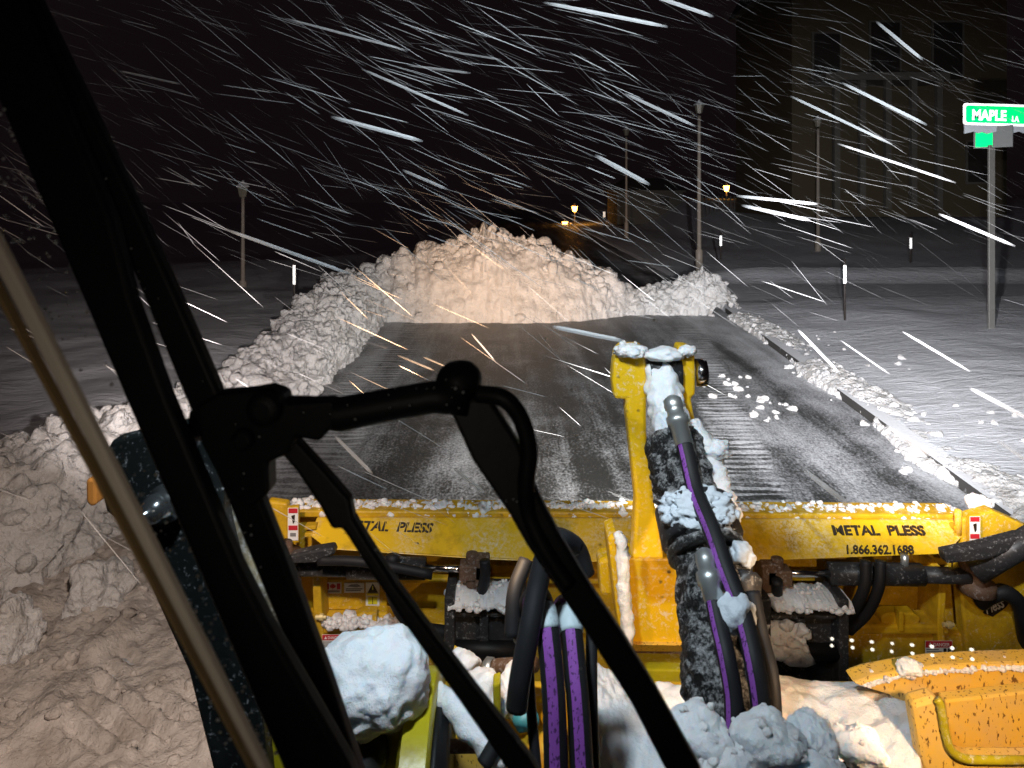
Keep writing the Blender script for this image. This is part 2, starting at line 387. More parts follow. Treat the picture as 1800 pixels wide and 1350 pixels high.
def H(x, y):
    kx = kerb_x(min(y, 21)); h = -0.03
    n1 = noise.fractal(Vector((x*.35, y*.35, 0)), .8, 2, 3)
    if x > kx:
        h = (.115 + .22*sm(.15, 3.5, x-kx) + .05*n1*sm(.2, 1, x-kx)) if x > kx+.085 else -.03
        h += 2.1*sm(24, 60, y)*sm(4, 9, x-kx)
        if y > 18.5 and y < 24.6 and x < 60:                                  # the side street behind the pile
            h = h*(1-sm(18.5, 20, y)*sm(24.6, 24.2, y)) + .02*sm(18.5, 20, y)
        h += .07*math.exp(-((y-24.9)/.35)**2)*sm(5, 7, x)                      # plowed lip along the side street
    elif x < -3.3:
        h = .05 + .22*sm(-3.3, -5.5, x) + .07*n1
        h -= 3.2*sm(26, 60, y - (x+12)*.55)*sm(-4, -8, x)
    elif False:                                               # churned snow left of the blade
        k = sm(-1.2, -2.0, x)*sm(9, 6.5, y)
        q = Vector((x*2.3, y*2.3, 1)); g = .10*noise.fractal(q, .7, 2, 4) + .05*(.5-noise.voronoi(q*1.7)[0][0])
        bars = .035*math.sin(y*24+x*10)*sm(.75, .25, abs(x+1.95))
        h = -.03 + k*(.17 + g + bars)
    if y > 26 and -3.3 <= x <= kx: h += .0
    return h
def axis(a, b, fine_a, fine_b, df, dc):
    out = []; x = a
    while x < b:
        out.append(x)
        d = 0 if fine_a <= x <= fine_b else min(abs(x-fine_a), abs(x-fine_b))
        x += df + d*dc
    out.append(b); return out
xs = axis(-260, 260, -6.5, 9, .075, .06); ys = axis(-6, 480, 3, 14, .075, .045)
mb = MB(); mb.v = [Vector((x, y, H(x, y))) for y in ys for x in xs]; nx = len(xs)
mb.f = [(j*nx+i, j*nx+i+1, (j+1)*nx+i+1, (j+1)*nx+i) for j in range(len(ys)-1) for i in range(nx-1)]
tag(mb.build('snow_ground', GROUND, smooth=True, fix=False), kind='structure')
# packed, churned snow with tyre prints on the road left of the blade
def HP(x, y):
    xl = -1.1-.42*max(0, y-3.7); k = sm(xl, xl-.5, x)*sm(9.0, 7.0, y)
    q = Vector((x, y, 1)); g = .075*noise.fractal(q*2.1, .6, 2.1, 6) + .11*lumpy(q, 1, 3.4)
    cx = -2.0-.16*(y-4); d = abs(x-cx); tr = sm(.42, .34, d)
    ph = y*34 + (1 if x > cx else -1)*d*26 + 2.0*noise.noise(q*2.5)
    g = g*(1-.55*tr) - .035*tr + .030*tr*math.tanh(2.5*math.sin(ph))*sm(-.1, .3, noise.noise(q*1.9)) + .02*tr*noise.fractal(q*9, .6, 2, 3)
    return -.03 + k*(.115+g)
mb = MB(); px_ = [-4.0+.022*i for i in range(142)]; py_ = [2.6+.026*i for i in range(260)]
mb.v = [Vector((x, y, HP(x, y))) for y in py_ for x in px_]; q_ = len(px_)
mb.f = [(j*q_+i, j*q_+i+1, (j+1)*q_+i+1, (j+1)*q_+i) for j in range(len(py_)-1) for i in range(q_-1)]
sp_ = [v for v in mb.v if v.z > .03]; clods(mb, random.Random(3).sample(sp_, 420), .008, .032, 3)
tag(mb.build('packed_snow', PACK, smooth=True, fix=False), kind='structure')
mb = MB(); yy = [2, 5, 8, 12, 17.1, 21, 30, 60, 140]
mb.v = [Vector((x, y, .004)) for y in yy for x in (-3.7, kerb_x(min(y, 21)) - .02 + max(0, y-21)*.05)]
mb.f = [(2*i, 2*i+1, 2*i+3, 2*i+2) for i in range(len(yy)-1)]
tag(mb.build('road', ROAD, fix=False), kind='structure')
mb = MB(); pr = []
for y in [4 + .5*i for i in range(29)]:
    x = kerb_x(y); pr.append([(x-.012, y, -.05), (x-.012, y, .115), (x+.16, y, .13), (x+.16, y, -.05)])
for p in pr: mb.v += [Vector(q) for q in p]
mb.f = [(4*i+a, 4*i+(a+1) % 4, 4*i+4+(a+1) % 4, 4*i+4+a) for i in range(len(pr)-1) for a in range(4)]
tag(mb.build('kerb', KERB), kind='structure')

# ------------------------------------------------------------------ snow banks
def ridge(name, path, mat, label, n_u, n_v, rough_amp, fr, front_flat=0.0, n_clod=300, clod_r=(.03, .08)):
    """path: list of (x, y, height, half width); a lumpy ridge of snow along it"""
    pts = spline([Vector((a[0], a[1], 0)) for a in path], 10); dims = spline([Vector((a[2], a[3], 0)) for a in path], 10)
    # resample to n_u
    L = [0]
    for i in range(1, len(pts)): L.append(L[-1] + (pts[i]-pts[i-1]).length)
    mb = MB(); k = 0
    for i in range(n_u):
        s = L[-1]*i/(n_u-1)
        while k < len(L)-2 and L[k+1] < s: k += 1
        f = (s-L[k])/max(1e-6, L[k+1]-L[k]); c = pts[k].lerp(pts[k+1], f); d = dims[k].lerp(dims[k+1], f)
        ta = pts[min(k+1, len(pts)-1)]-pts[max(k-1, 0)]; tb = pts[min(k+2, len(pts)-1)]-pts[k]
        t = ta.lerp(tb, f).normalized(); nv = Vector((t.y, -t.x, 0))
        hv = 1+.09*noise.noise(Vector((c.x*2.3, c.y*2.3, 3)))+.10*noise.noise(Vector((c.x*6, c.y*6, 8))); d = Vector((d.x*hv, d.y, 0))
        for j in range(n_v):
            a = math.pi*j/(n_v-1); hx = math.cos(a); hz = max(0.0, math.sin(a))**.75
            p = c + nv*d.y*hx*(1-front_flat*(hz if hx > 0 else 0)) + Vector((0, 0, d.x*hz))
            dv = Vector((nv.x*hx, nv.y*hx, max(.15, hz))).normalized()
            e = lumpy(p, 1, fr)*rough_amp*min(1, d.x*1.6+.12)
            if front_flat > .3 and hx > 0: e *= .36+.75*sm(.80, .98, hz)+.4*sm(.45, .2, hz)
            if front_flat > .3: e += .16*noise.fractal(Vector((p.x*1.1, p.y, p.z*1.4)), .8, 2, 4)*hz
            p = p + dv*e
            if j in (0, n_v-1): p.z = -.06
            mb.v.append(p)
    mb.f = [(i*n_v+j, i*n_v+j+1, (i+1)*n_v+j+1, (i+1)*n_v+j) for i in range(n_u-1) for j in range(n_v-1)]
    surf = list(mb.v); rr = random.Random(n_u)
    clods(mb, [p-Vector((0, 0, .01)) for p in rr.sample(surf, n_clod*(4 if front_flat > .3 else 1)) if p.z > .02 and not (front_flat > .3 and p.y < 18.1 and .22 < p.z < .3+1.25*max(0, 1-abs(p.x+.3)/3.2))], *clod_r, n_u)
    o = mb.build(name, mat, smooth=True, fix=False); return tag(o, label, 'snow bank')
ridge('snow_pile', [(-3.9, 17.6, .7, 1.0), (-2.9, 17.9, 1.25, 1.3), (-1.6, 18.1, 1.70, 1.6), (-.75, 18.2, 1.98, 1.7), (.3, 18.2, 1.74, 1.7), (1.2, 18.3, 1.50, 1.6), (2.1, 18.4, .98, 1.3), (2.8, 18.4, .55, .9), (3.1, 18.4, .2, .5)],
      PILE, 'tall warm-lit pile of plowed snow across the end of the cleared road', 400, 100, .62, 1.3, .35, 120, (.03, .12))
ridge('snow_bank', [(2.5, 18.2, .38, .55), (3.2, 18.2, .5, .6), (3.9, 18.3, .62, .75), (4.5, 18.3, .95, .8), (4.85, 18.2, .85, .7), (5.1, 17.6, .3, .4)],
      PILE, 'smaller grey snow bank right of the big pile at the kerb', 200, 70, .5, 2.0, .2, 160, (.03, .08))
ridge('snow_windrow', [(-3.85, 17.6, 1.0, .9), (-3.6, 16, 1.02, .75), (-3.55, 14, .95, .72), (-3.5, 12, .66, .66), (-3.5, 10.5, .60, .68), (-3.55, 9, .58, .7), (-3.75, 7.6, .62, .70), (-3.92, 6.5, .78, .74), (-4.12, 5.6, .82, .72), (-4.25, 4.9, .62, .6), (-4.3, 4.2, .35, .5), (-4.3, 3.6, .2, .3)],
      PILE, 'long lumpy windrow of plowed snow along the left road edge', 760, 80, .62, 2.0, 0, 480, (.02, .075))
kp = [(kerb_x(y)+.27+.10*math.sin(y*2.1), y, .15+.05*math.sin(y*1.3), .33) for y in (5.2, 6, 7, 8, 9, 10, 11.5, 13, 15, 17.2)]
ridge('snow_windrow', kp, PILE, 'low ridge of snow clods along the right kerb', 520, 26, .38, 3.4, 0, 380, (.010, .042))

def chunk(px, py, Y, dpx, seed, label, mat=PILE, name='snow_chunk', sub=4, grp=None, flat=None, crumbs=0, **k):
    c = P(px, py, Y); s = S(1, Y)
    m_ = MB().blob(c, (dpx[0]*s, dpx[2]*s if len(dpx) > 2 else (dpx[0]+dpx[1])*.5*s, dpx[1]*s), seed, sub, flat=flat, **k)
    if crumbs: clods(m_, random.Random(seed).sample(m_.v, crumbs), dpx[0]*s*.03, dpx[0]*s*.12, seed)
    o = m_.build(name, mat, smooth=True, fix=False)
    return tag(o, label, 'snow chunk', grp)
chunk(180, 1050, 5.15, (46, 66), 3, 'upright lump of snow standing alone on the churned snow at left', sub=5, amp=.4, lump=.45, fine=.15)
chunk(20, 1120, 4.6, (52, 75), 9, 'big snow lump at the left picture edge below the windrow', sub=5, amp=.35, lump=.4, fine=.15)
# small clods lying on the road by the right kerb, all look-alikes
r2 = random.Random(5); first = None; n_c = 0
for i in range(58):
    y = r2.uniform(6.2, 15) if i > 26 else r2.uniform(9.4, 11.8); x = kerb_x(y) - abs(r2.gauss(.1, .18)) - .06 if i > 26 else r2.gauss(3.35, .28)
    if i > 36: x = kerb_x(y) + r2.uniform(.5, 1.6)
    z = 0 if x < kerb_x(y) else H(x, y); s = r2.uniform(.015, .06)
    if first is None:
        first = MB().blob((0, 0, 0), (1, 1, .7), 4, 3, amp=.4, lump=.4).build('snow_clod', PILE, smooth=True); c = first
        tag(c, 'small loose snow clod lying near the right kerb', 'snow clod', 'loose snow clods by the right kerb')
    else:
        c = first.copy(); col.objects.link(c)
    c.location = (x, y, z+s*.3); c.scale = (s*r2.uniform(.8, 1.5), s*r2.uniform(.7, 1.2), s); c.rotation_euler = (0, 0, r2.uniform(0, 6))

# ------------------------------------------------------------------ street furniture, houses
def street_lamp(px, Y, top, base, label, lit=False, wpx=7, lant=True):
    b = P(px, base, Y); t_ = P(px, top, Y); h = t_.z-b.z; g = thing('street_lamp', label, 'street lamp', b)
    r = S(wpx, Y)/2
    MB().lathe(b+Vector((0, 0, -.4)), (0, 0, 1), [(0, r*1.8), (.8, r*1.8), (.85, r*1.1), (h*.95, r*.8), (h*.95+.4, r*.8)], 12).build('post', LAMPP, g, True)
    if lit:
        d_ = bpy.data.lights.new('amber_glow', 'POINT'); d_.energy = 14; d_.color = (1, .45, .1); d_.shadow_soft_size = .3
        o_ = bpy.data.objects.new('amber_glow', d_); col.objects.link(o_); o_.location = t_-Vector((0, .6, 0))
    if lant:
        k = max(.16, r*2.2)*(1.5 if lit else 1)
        MB().lathe(t_, (0, 0, 1), [(-k*1.2, k*.45), (-k*1.1, k*.6), (k*.6, k), (k*.65, k*.9)], 6).build('lantern', AMBER if lit else LANT, g)
        MB().lathe(t_, (0, 0, 1), [(k*.65, k*1.25), (k*.8, k*1.25), (k*1.5, k*.3), (k*1.8, k*.12)], 6).build('lantern_cap', SNOW if not lit else LAMPP, g)
    return g
street_lamp(1229, 26, 190, 460, 'tall street lamp with unlit lantern behind the snow bank, brightest of the posts', wpx=7)
street_lamp(1101, 40, 232, 405, 'thin distant lamp post left of the tall street lamp', wpx=4, lant=True)
street_lamp(1438, 31, 215, 440, 'dim lamp post in front of the tan house', wpx=6)
street_lamp(427, 21, 335, 520, 'lamp post with snowy lantern on the dark field at left', wpx=7)
street_lamp(1010, 66, 366, 420, 'amber glowing lamp above the big snow pile, higher of the two', True, 3)
street_lamp(993, 70, 393, 422, 'amber glowing lamp above the big snow pile, lower of the two', True, 3)
street_lamp(1277, 62, 330, 385, 'amber glowing lamp right of the tall street lamp', True, 3)
def stake(px, Y, top, base, band, label, wpx=3):
    b = P(px, base, Y); t_ = P(px, top, Y); g = thing('marker_stake', label, 'marker stake', b)
    r = S(wpx, Y)/2
    MB().cyl(b-Vector((0, 0, .3)), t_, r, 8).build('rod', STAKE, g, True)
    MB().cyl(P(px, band[1], Y), P(px, band[0], Y), r*1.35, 8).build('reflector_band', SIGNW, g, True)
stake(517, 15.0, 458, 575, (466, 500), 'snow marker stake beside the left windrow', 3.5)
stake(1485, 15.5, 455, 560, (466, 498), 'nearest snow marker stake on the right snow field', 3.5)
stake(1267, 24.4, 408, 440, (414, 432), 'small marker stake just right of the tall lamp post')
stake(1601, 24, 410, 445, (418, 437), 'small marker stake left of the street sign pole')
stake(1062, 40, 366, 392, (372, 382), 'far marker stake beside the amber lamp', 3)
# street sign
Ys = 14.0; b = P(1744, 582, Ys); g = thing('street_sign', 'green MAPLE LA street sign on a steel post in the snow', 'street sign', b)
mb = MB(); wd = S(11, Ys)
mb.prism([(b.x-wd/2, Ys, b.z-.3), (b.x+wd/2, Ys, b.z-.3), (b.x+wd/2, Ys+.05, b.z-.3), (b.x+wd*.2, Ys+.05, b.z-.3), (b.x+wd*.2, Ys+.02, b.z-.3), (b.x-wd*.2, Ys+.02, b.z-.3), (b.x-wd*.2, Ys+.05, b.z-.3), (b.x-wd/2, Ys+.05, b.z-.3)], (0, 0, P(0, 255, Ys).z-b.z+.3))
mb.build('post', POST, g, bevel=.008)
def rrect(px0, py0, px1, py1, Y, r, skew=0.0):
    out = []
    for cx, cy, a0 in ((px1-r, py0+r, -90), (px1-r, py1-r, 0), (px0+r, py1-r, 90), (px0+r, py0+r, 180)):
        for k in range(5):
            a = R(a0+k*22.5); x = cx+r*math.cos(a); y = cy+r*math.sin(a); out.append((x, y+(x-px0)*skew))
    return out
pl = MB().plate(rrect(1694, 181, 1832, 219, Ys-.06, 5, .03), Ys-.06, .02).build('name_plate', SIGNW, g)
MB().plate(rrect(1698, 185, 1828, 215, Ys-.066, 4, .03), Ys-.066, .005).build('green_field', SIGNG, pl)
ya = Ys-.07
text('lettering', 'MAPLE', SIGNW, pl, P(1709, 211, ya), Vector((1, 0, -.03)), (0, 0, 1), S(19, ya), S(60, ya), .004, 0, .035)
text('lettering', 'LA', SIGNW, pl, P(1779, 214, ya), Vector((1, 0, -.03)), (0, 0, 1), S(10, ya), S(12, ya), .004, 0, .03)
mb = MB(); poly = [(1696, 219), (1832, 223)] + [(1832-i*8, 231+((i*37) % 5)) for i in range(18)]
mb.plate(poly, Ys-.055, .03).build('ice_fringe', ICE, g)
c0 = P(1745, 240, Ys); cr = MB()
dv = Vector((.55, -.85, 0)).normalized()
cr = MB().prism([c0+dv*t+Vector((0, 0, z)) for t, z in ((-.34, .19), (.34, .19), (.34, -.21), (-.34, -.21))], dv.orthogonal()*0+Vector((.85, .55, 0))*.015)
cp = cr.build('cross_plate', SIGNB, g)
cr = MB().prism([c0+dv*t+Vector((0, 0, z))-Vector((.85, .55, 0))*.006 for t, z in ((-.30, .17), (.0, .17), (.0, -.19), (-.30, -.19))], Vector((.85, .55, 0))*.004)
cr.build('green_field', SIGNG, cp)

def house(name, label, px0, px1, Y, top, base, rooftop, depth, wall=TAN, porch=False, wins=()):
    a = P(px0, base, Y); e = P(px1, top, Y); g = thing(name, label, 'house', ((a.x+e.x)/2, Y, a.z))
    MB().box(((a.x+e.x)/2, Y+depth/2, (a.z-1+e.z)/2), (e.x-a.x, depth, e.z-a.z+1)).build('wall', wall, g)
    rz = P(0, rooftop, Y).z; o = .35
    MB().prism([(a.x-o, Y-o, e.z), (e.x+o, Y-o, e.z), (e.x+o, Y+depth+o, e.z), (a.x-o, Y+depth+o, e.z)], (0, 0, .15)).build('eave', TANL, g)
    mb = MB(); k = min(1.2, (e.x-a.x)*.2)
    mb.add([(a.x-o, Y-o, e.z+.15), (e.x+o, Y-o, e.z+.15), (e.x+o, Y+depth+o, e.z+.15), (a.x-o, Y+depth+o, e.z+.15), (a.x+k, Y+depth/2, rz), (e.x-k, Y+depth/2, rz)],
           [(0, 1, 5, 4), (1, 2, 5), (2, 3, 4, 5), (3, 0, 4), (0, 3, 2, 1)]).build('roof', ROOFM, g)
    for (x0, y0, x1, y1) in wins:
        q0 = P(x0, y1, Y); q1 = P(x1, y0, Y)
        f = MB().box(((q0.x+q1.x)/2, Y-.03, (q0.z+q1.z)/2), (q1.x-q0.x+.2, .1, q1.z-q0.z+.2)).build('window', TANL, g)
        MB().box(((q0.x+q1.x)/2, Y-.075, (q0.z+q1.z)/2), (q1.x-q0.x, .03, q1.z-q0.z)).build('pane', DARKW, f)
    if porch:
        for x in porch: 
            q = P(x, base, Y-2.0); MB().box((q.x, Y-2.0, (q.z-.6+e.z*.5+q.z*.5)/2), (.26, .26, (e.z-q.z)*.5+.6)).build('porch_post', TANL, g)
        q0 = P(porch[0], base, Y-2); q1 = P(porch[-1], base, Y-2); zt = e.z*.5+q0.z*.5
        MB().box(((q0.x+q1.x)/2, Y-1.05, zt+.2), (q1.x-q0.x+1, 2.0, .36)).build('porch_roof', TANL, g)
    return g
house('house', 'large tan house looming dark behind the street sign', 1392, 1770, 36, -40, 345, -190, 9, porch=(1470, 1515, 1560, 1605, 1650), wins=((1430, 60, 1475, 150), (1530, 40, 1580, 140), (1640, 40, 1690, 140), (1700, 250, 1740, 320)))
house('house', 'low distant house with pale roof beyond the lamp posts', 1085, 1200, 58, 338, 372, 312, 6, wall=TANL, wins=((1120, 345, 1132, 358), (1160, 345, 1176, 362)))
g = thing('picket_fence', 'dim picket fence on the far edge of the snow field', 'fence', P(1290, 375, 48))
for i in range(22):
    q = P(1235+i*7, 377, 48); MB().box((q.x, 48, q.z+.45), (.09, .04, 1.5)).build('picket', TANL, g)
q0 = P(1230, 377, 48); q1 = P(1390, 377, 48)
MB().box(((q0.x+q1.x)/2, 48.05, q0.z+.85), (q1.x-q0.x, .05, .1)).build('rail', TANL, g)

# ------------------------------------------------------------------ the snow plow
YP = 3.9
plow = thing('snow_plow', 'wide yellow snow plow lettered METAL PLESS ahead of the loader', 'snow plow', (0.35, YP, 0))
MB().plate([(498, 900), (1700, 908), (1765, 905), (1800, 1230), (470, 1230)], YP+.16, .06).build('moldboard', YELD, plow, bevel=.01)
MB().plate([(500, 1105), (1700, 1112), (1700, 1260), (500, 1260)], YP+.02, .10).build('lower_panel', YELD, plow, bevel=.015)
MB().plate([(505, 1096), (1670, 1100), (1670, 1116), (505, 1116)], YP-.03, .16).build('rail', YELD, plow, bevel=.012)
MB().plate([(560, 1015), (1640, 1020), (1640, 1030), (560, 1025)], YP+.10, .08).build('rail', YELD, plow, bevel=.008)
# slanted top beams: top edge far, bottom edge towards the loader
def beam(poly, lab): return MB().prism([P(*p) for p in poly], (0, .05, -.01)).build('top_beam', YEL, plow, bevel=.008, label=lab)
bl = beam([(546, 943, YP-.02), (556, 910, YP+.06), (1118, 911, YP+.06), (1118, 985, YP-.13), (1000, 990, YP-.13), (850, 984, YP-.11), (576, 966, YP-.08)], 'left top beam with black stencil lettering')
br = beam([(1118, 911, YP+.06), (1684, 914, YP+.06), (1692, 944, YP-.02), (1664, 974, YP-.08), (1300, 988, YP-.12), (1118, 988, YP-.13)], 'right top beam with black stencil lettering')
MB().plate([(505, 897), (1690, 905), (1690, 914), (505, 910)], YP+.08, .16).build('top_ledge', YELD, plow, bevel=.01)
tr_, tu = Vector((1, 0, -.012)), Vector((0, .42, 1))
def onbeam(px, py, e=.006):    # distance of the slanted plate at this row
    t = (py-911)/(985-911); return P(px, py, YP+.06-.17*t-e)
for bm_, x0, x1, yb, xp0, xp1, ypb, in ((bl, 604, 761, 932, 596, 733, 965), (br, 1466, 1628, 941, 1489, 1607, 974)):
    o1 = onbeam(x0, yb); o2 = onbeam(xp0, ypb); rr = Vector((1, -.012, .004)) if bm_ is br else Vector((1, -.03, -.02))
    upv = (onbeam(900, 920)-onbeam(900, 960)); YA = o1.y
    text('lettering', 'METAL  PLESS', INK, bm_, o1, rr, upv, S(18, YA), S(x1-x0, YA), .0025, .18 if bm_ is bl else .05, .028, stencil=.004)
    text('lettering', '1.866.362.1688', INK, bm_, o2, rr, upv, S(16, YA), S(xp1-xp0, YA), .0025, .30, .022, stencil=.003)
# ribs, latches
for (x, d) in ((548, 1), (1652, -1)):
    MB().plate([(x, 1005), (x+14, 1005), (x+14+d*6, 1110), (x+30+d*6, 1200), (x+12+d*6, 1200), (x+d*4, 1110)], YP-.04, .2).build('rib', YELD, plow, bevel=.008)
for x in (658, 1585):
    MB().plate([(x-36, 1084), (x-24, 1078), (x+22, 1078), (x+34, 1086), (x+30, 1100), (x-34, 1100)], YP-.01, .08).build('latch', YELD, plow, bevel=.01)
    MB().plate([(x-4, 1076), (x+4, 1076), (x+4, 1110), (x-4, 1110)], YP-.05, .05).build('latch', YELD, plow, bevel=.004)
# hydraulic wing cylinders
def wing_cyl(xa, xb, y0, y1, xr, side):
    Yc = YP-.12; r = S(19, Yc); ym = (y0+y1)/2
    g0 = MB().tube([P(xa, y0, Yc), P((xa+xb)/2, ym, Yc), P(xb, y1, Yc)], r, 22).build('wing_cylinder', BLACKD, plow, True)
    MB().cyl(P(xa, y0, Yc), P(xa+side*60, y0+(y1-y0)*.2, Yc), r*.72, 18).build('end_tube', BLACKD, g0, True) if 0 else None
    MB().cyl(P(xb, y1, Yc), P(xr, y1+(y1-y0)*.3, Yc), S(6.5, Yc), 14).build('rod', CHROME, g0, True)
    k = MB(); c = P(xr, y1+2, Yc)
    k.lathe(c-Vector((0, 0, S(30, Yc))), (0, 0, 1), [(0, S(11, Yc)), (S(60, Yc), S(11, Yc))], 14); k.box(c, (S(44, Yc), .09, S(26, Yc))); k.box(c+Vector((S(18*side, Yc), .02, 0)), (S(26, Yc), .13, S(50, Yc)))
    k.build('clevis', RUST, g0, bevel=.008)
    return g0
gl = wing_cyl(612, 748, 998, 999, 830, 1); gr = wing_cyl(1620, 1458, 1010, 1008, 1366, -1)
Yc = YP-.12
MB().cyl(P(522, 997, Yc), P(614, 998, Yc), S(15, Yc), 18).build('end_tube', BLACKD, gl, True); MB().cyl(P(1618, 1010, Yc), P(1702, 1013, Yc), S(14, Yc), 18).build('end_tube', BLACKD, gr, True)
for x, y, d in ((640, 978, gl), (1590, 985, gr)):
    MB().cyl(P(x, y+12, Yc), P(x, y-10, Yc), S(7, Yc), 10).build('port', ZINC, d, True)
for x, y in ((500, 1000), (1718, 1012)):
    q = P(x, y, YP-.12); mb = MB()
    mb.lathe(q-Vector((0, 0, S(34, YP))), (0, 0, 1), [(0, .05), (.02, .085), (.07, .085), (.08, .06), (.13, .06), (.14, .085), (.19, .085), (.2, .04), (.24, .04)], 18)
    mb.build('wing_hinge', RUST, plow, True)
# right wing and its hose, logo and cylinder
MB().plate([(1692, 912), (1745, 897), (1830, 935), (1850, 1240), (1705, 1210), (1688, 1030)], YP-.02, .08).build('wing', YELD, plow, bevel=.012)
MB().plate([(470, 880), (505, 885), (512, 1100), (470, 1140)], YP+.05, .06).build('wing', YELD, plow, bevel=.012)
MB().tube([P(1715, 1005, YP-.2), P(1765, 975, YP-.25), P(1830, 935, YP-.3)], S(20, YP), 20).build('wing_cylinder', BLACKD, plow, True)
MB().plate([(1660, 972), (1730, 958), (1800, 940), (1800, 962), (1735, 985), (1665, 992)], YP-.3, .07).build('hose_guard', BLACKD, plow, bevel=.012)
MB().plate([(506, 978), (548, 968), (585, 962), (590, 974), (552, 990), (512, 992)], YP-.26, .07).build('hose_guard', BLACKD, plow, bevel=.012)
def hose(parent, pts, r, name='hose', mat=HOSE, n=12): return MB().tube(spline(pts, 8), r, n).build(name, mat, parent, True)
hose(plow, [P(1722, 1060, YP-.06), P(1742, 1047, YP-.1), P(1768, 1042, YP-.12), P(1792, 1062, YP-.12), P(1800, 1100, YP-.1), P(1803, 1130, YP)], S(13, YP))
hose(plow, [P(1522, 985, YP-.22), P(1520, 1030, YP-.24), P(1505, 1065, YP-.2), P(1492, 1085, YP-.12)], S(9, YP))
hose(plow, [P(1548, 985, YP-.22), P(1545, 1030, YP-.24), P(1525, 1075, YP-.2), P(1492, 1108, YP-.12)], S(9, YP))
hose(plow, [P(1366, 1020, YP-.2), P(1366, 1055, YP-.16)], S(9, YP)); hose(plow, [P(852, 985, YP-.2), P(853, 1010, YP-.2), P(846, 1045, YP-.16)], S(9, YP))
hose(plow, [P(690, 975, YP-.22), P(690, 1040, YP-.24), P(712, 1085, YP-.2), P(745, 1105, YP-.15), P(785, 1112, YP-.12)], S(11, YP))
hose(plow, [P(560, 985, YP-.24), P(640, 988, YP-.26), P(760, 1010, YP-.24)], S(8, YP))
lo = MB().plate([(1729, 1078), (1735, 1062), (1752, 1051), (1768, 1049), (1777, 1056), (1768, 1068), (1745, 1084)], YP-.028, .006).build('logo', INK, plow)
text('lettering', 'Pless', WHITE, lo, P(1735, 1080, YP-.034), Vector((1, 0, .42)), (0, 0, 1), S(19, YP), S(35, YP), .002, .35, .01)
# left and right coupler boxes
for i, (x0, x1, y0, y1) in enumerate(((781, 926, 1052, 1200), (1338, 1493, 1056, 1215))):
    Yb = YP-.22; c = MB()
    c.plate([(x0, y0), (x1, y0), (x1, y1), (x0, y1)], Yb+.05, .2); c.plate([(x0, y0-2), (x0+18, y0-2), (x0+18, y1), (x0, y1)], Yb-.04, .3); c.plate([(x1-18, y0-2), (x1, y0-2), (x1, y1), (x1-18, y1)], Yb-.04, .3)
    c.plate([(x0+18, y0+26), (x1-18, y0+26), (x1-18, y0+34), (x0+18, y0+34)], Yb, .1); c.plate([(x0+62, y0), (x0+78, y0), (x0+78, y1), (x0+62, y1)], Yb, .1)
    cb = c.build('coupler_box', BLACKD, plow, bevel=.008, label='left black coupler box capped with snow' if i == 0 else 'right black coupler box capped with snow')
    MB().cyl(P(x0+10, y0+88, Yb), P(x1-10, y0+90, Yb), S(14, Yb), 16).build('pin', BLACK, cb, True)
    for bx in (26, 44, 116, 134):
        q = P(x0+bx, y0+13, Yb+.05); MB().lathe(q, (0, -1, 0), [(0, S(6, Yb)), (.01, S(6, Yb)), (.014, S(4.6, Yb))], 12).build('bolt', BOLT, cb)
# small fittings
for x, y in ((1668, 1098), (565, 1085)):
    q = P(x, y, YP-.06); MB().lathe(q-Vector((.03, 0, 0)), (1, 0, 0), [(0, .012), (.02, .012), (.022, .018), (.04, .018), (.042, .01), (.055, .01)], 10).build('bolt', BOLT, plow)
MB().lathe(P(1684, 940, YP), (0, 0, 1), [(0, .018), (.13, .018), (.135, .012)], 12).build('pin', YEL, plow, True)
for x in (1684, 541):
    for y in (925, 938): MB().plate([(x-6, y), (x+14, y-1), (x+14, y+6), (x-6, y+7)], YP-.01, .05).build('hinge_lug', YELD, plow, bevel=.004)
# stickers
def sticker(x0, y0, x1, y1, Y, mat=WHITE, label=None):
    return MB().plate([(x0, y0), (x1, y0), (x1, y1), (x0, y1)], Y, .004).build('sticker', mat, plow, label=label)
def mark(st, x0, y0, x1, y1, Y, mat, name='print'): return MB().plate([(x0, y0), (x1, y0), (x1, y1), (x0, y1)], Y-.0025, .003).build(name, mat, st)
Yt = YP+.09
MB().plate([(565, 1018), (680, 1018), (680, 1072), (565, 1072)], Yt+.004, .1).build('sticker_board', YELD, plow, bevel=.006)
s = sticker(570, 1024, 600, 1043, Yt, label='flag sticker, red and white with a maple leaf')
mark(s, 572, 1026, 578, 1036, Yt, RED); mark(s, 592, 1026, 598, 1036, Yt, RED)
leaf = [(585, 1025.5), (586.3, 1028), (588, 1027.3), (587.5, 1029.5), (590, 1029), (589.4, 1031), (590.5, 1031.8), (587, 1034), (585.4, 1034), (585.4, 1036.5), (584.6, 1036.5), (584.6, 1034), (583, 1034), (579.5, 1031.8), (580.6, 1031), (580, 1029), (582.5, 1029.5), (582, 1027.3), (583.7, 1028)]
MB().plate(leaf, Yt-.0025, .003).build('print', RED, s)
mark(s, 573, 1038.5, 597, 1039.5, Yt, STGREY); mark(s, 573, 1040.5, 597, 1041.3, Yt, STGREY)
s = sticker(605, 1025, 640, 1042, Yt, label='small white sticker with a dark drawing')
MB().plate([(611, 1031), (617, 1028), (628, 1027.5), (634, 1031), (626, 1032.5)], Yt-.0025, .003).build('print', STGREY, s); mark(s, 608, 1035, 637, 1036, Yt, STGREY); mark(s, 608, 1038, 634, 1039, Yt, STGREY)
s = sticker(643, 1024, 667, 1067, Yt, label='white warning sticker with black triangle and yellow book')
MB().plate([(655, 1026), (664, 1042), (646, 1042)], Yt-.0025, .003).build('print', INK, s); mark(s, 654, 1030, 656, 1037, Yt-.003, STYEL); mark(s, 645, 1043, 665, 1047, Yt, STYEL)
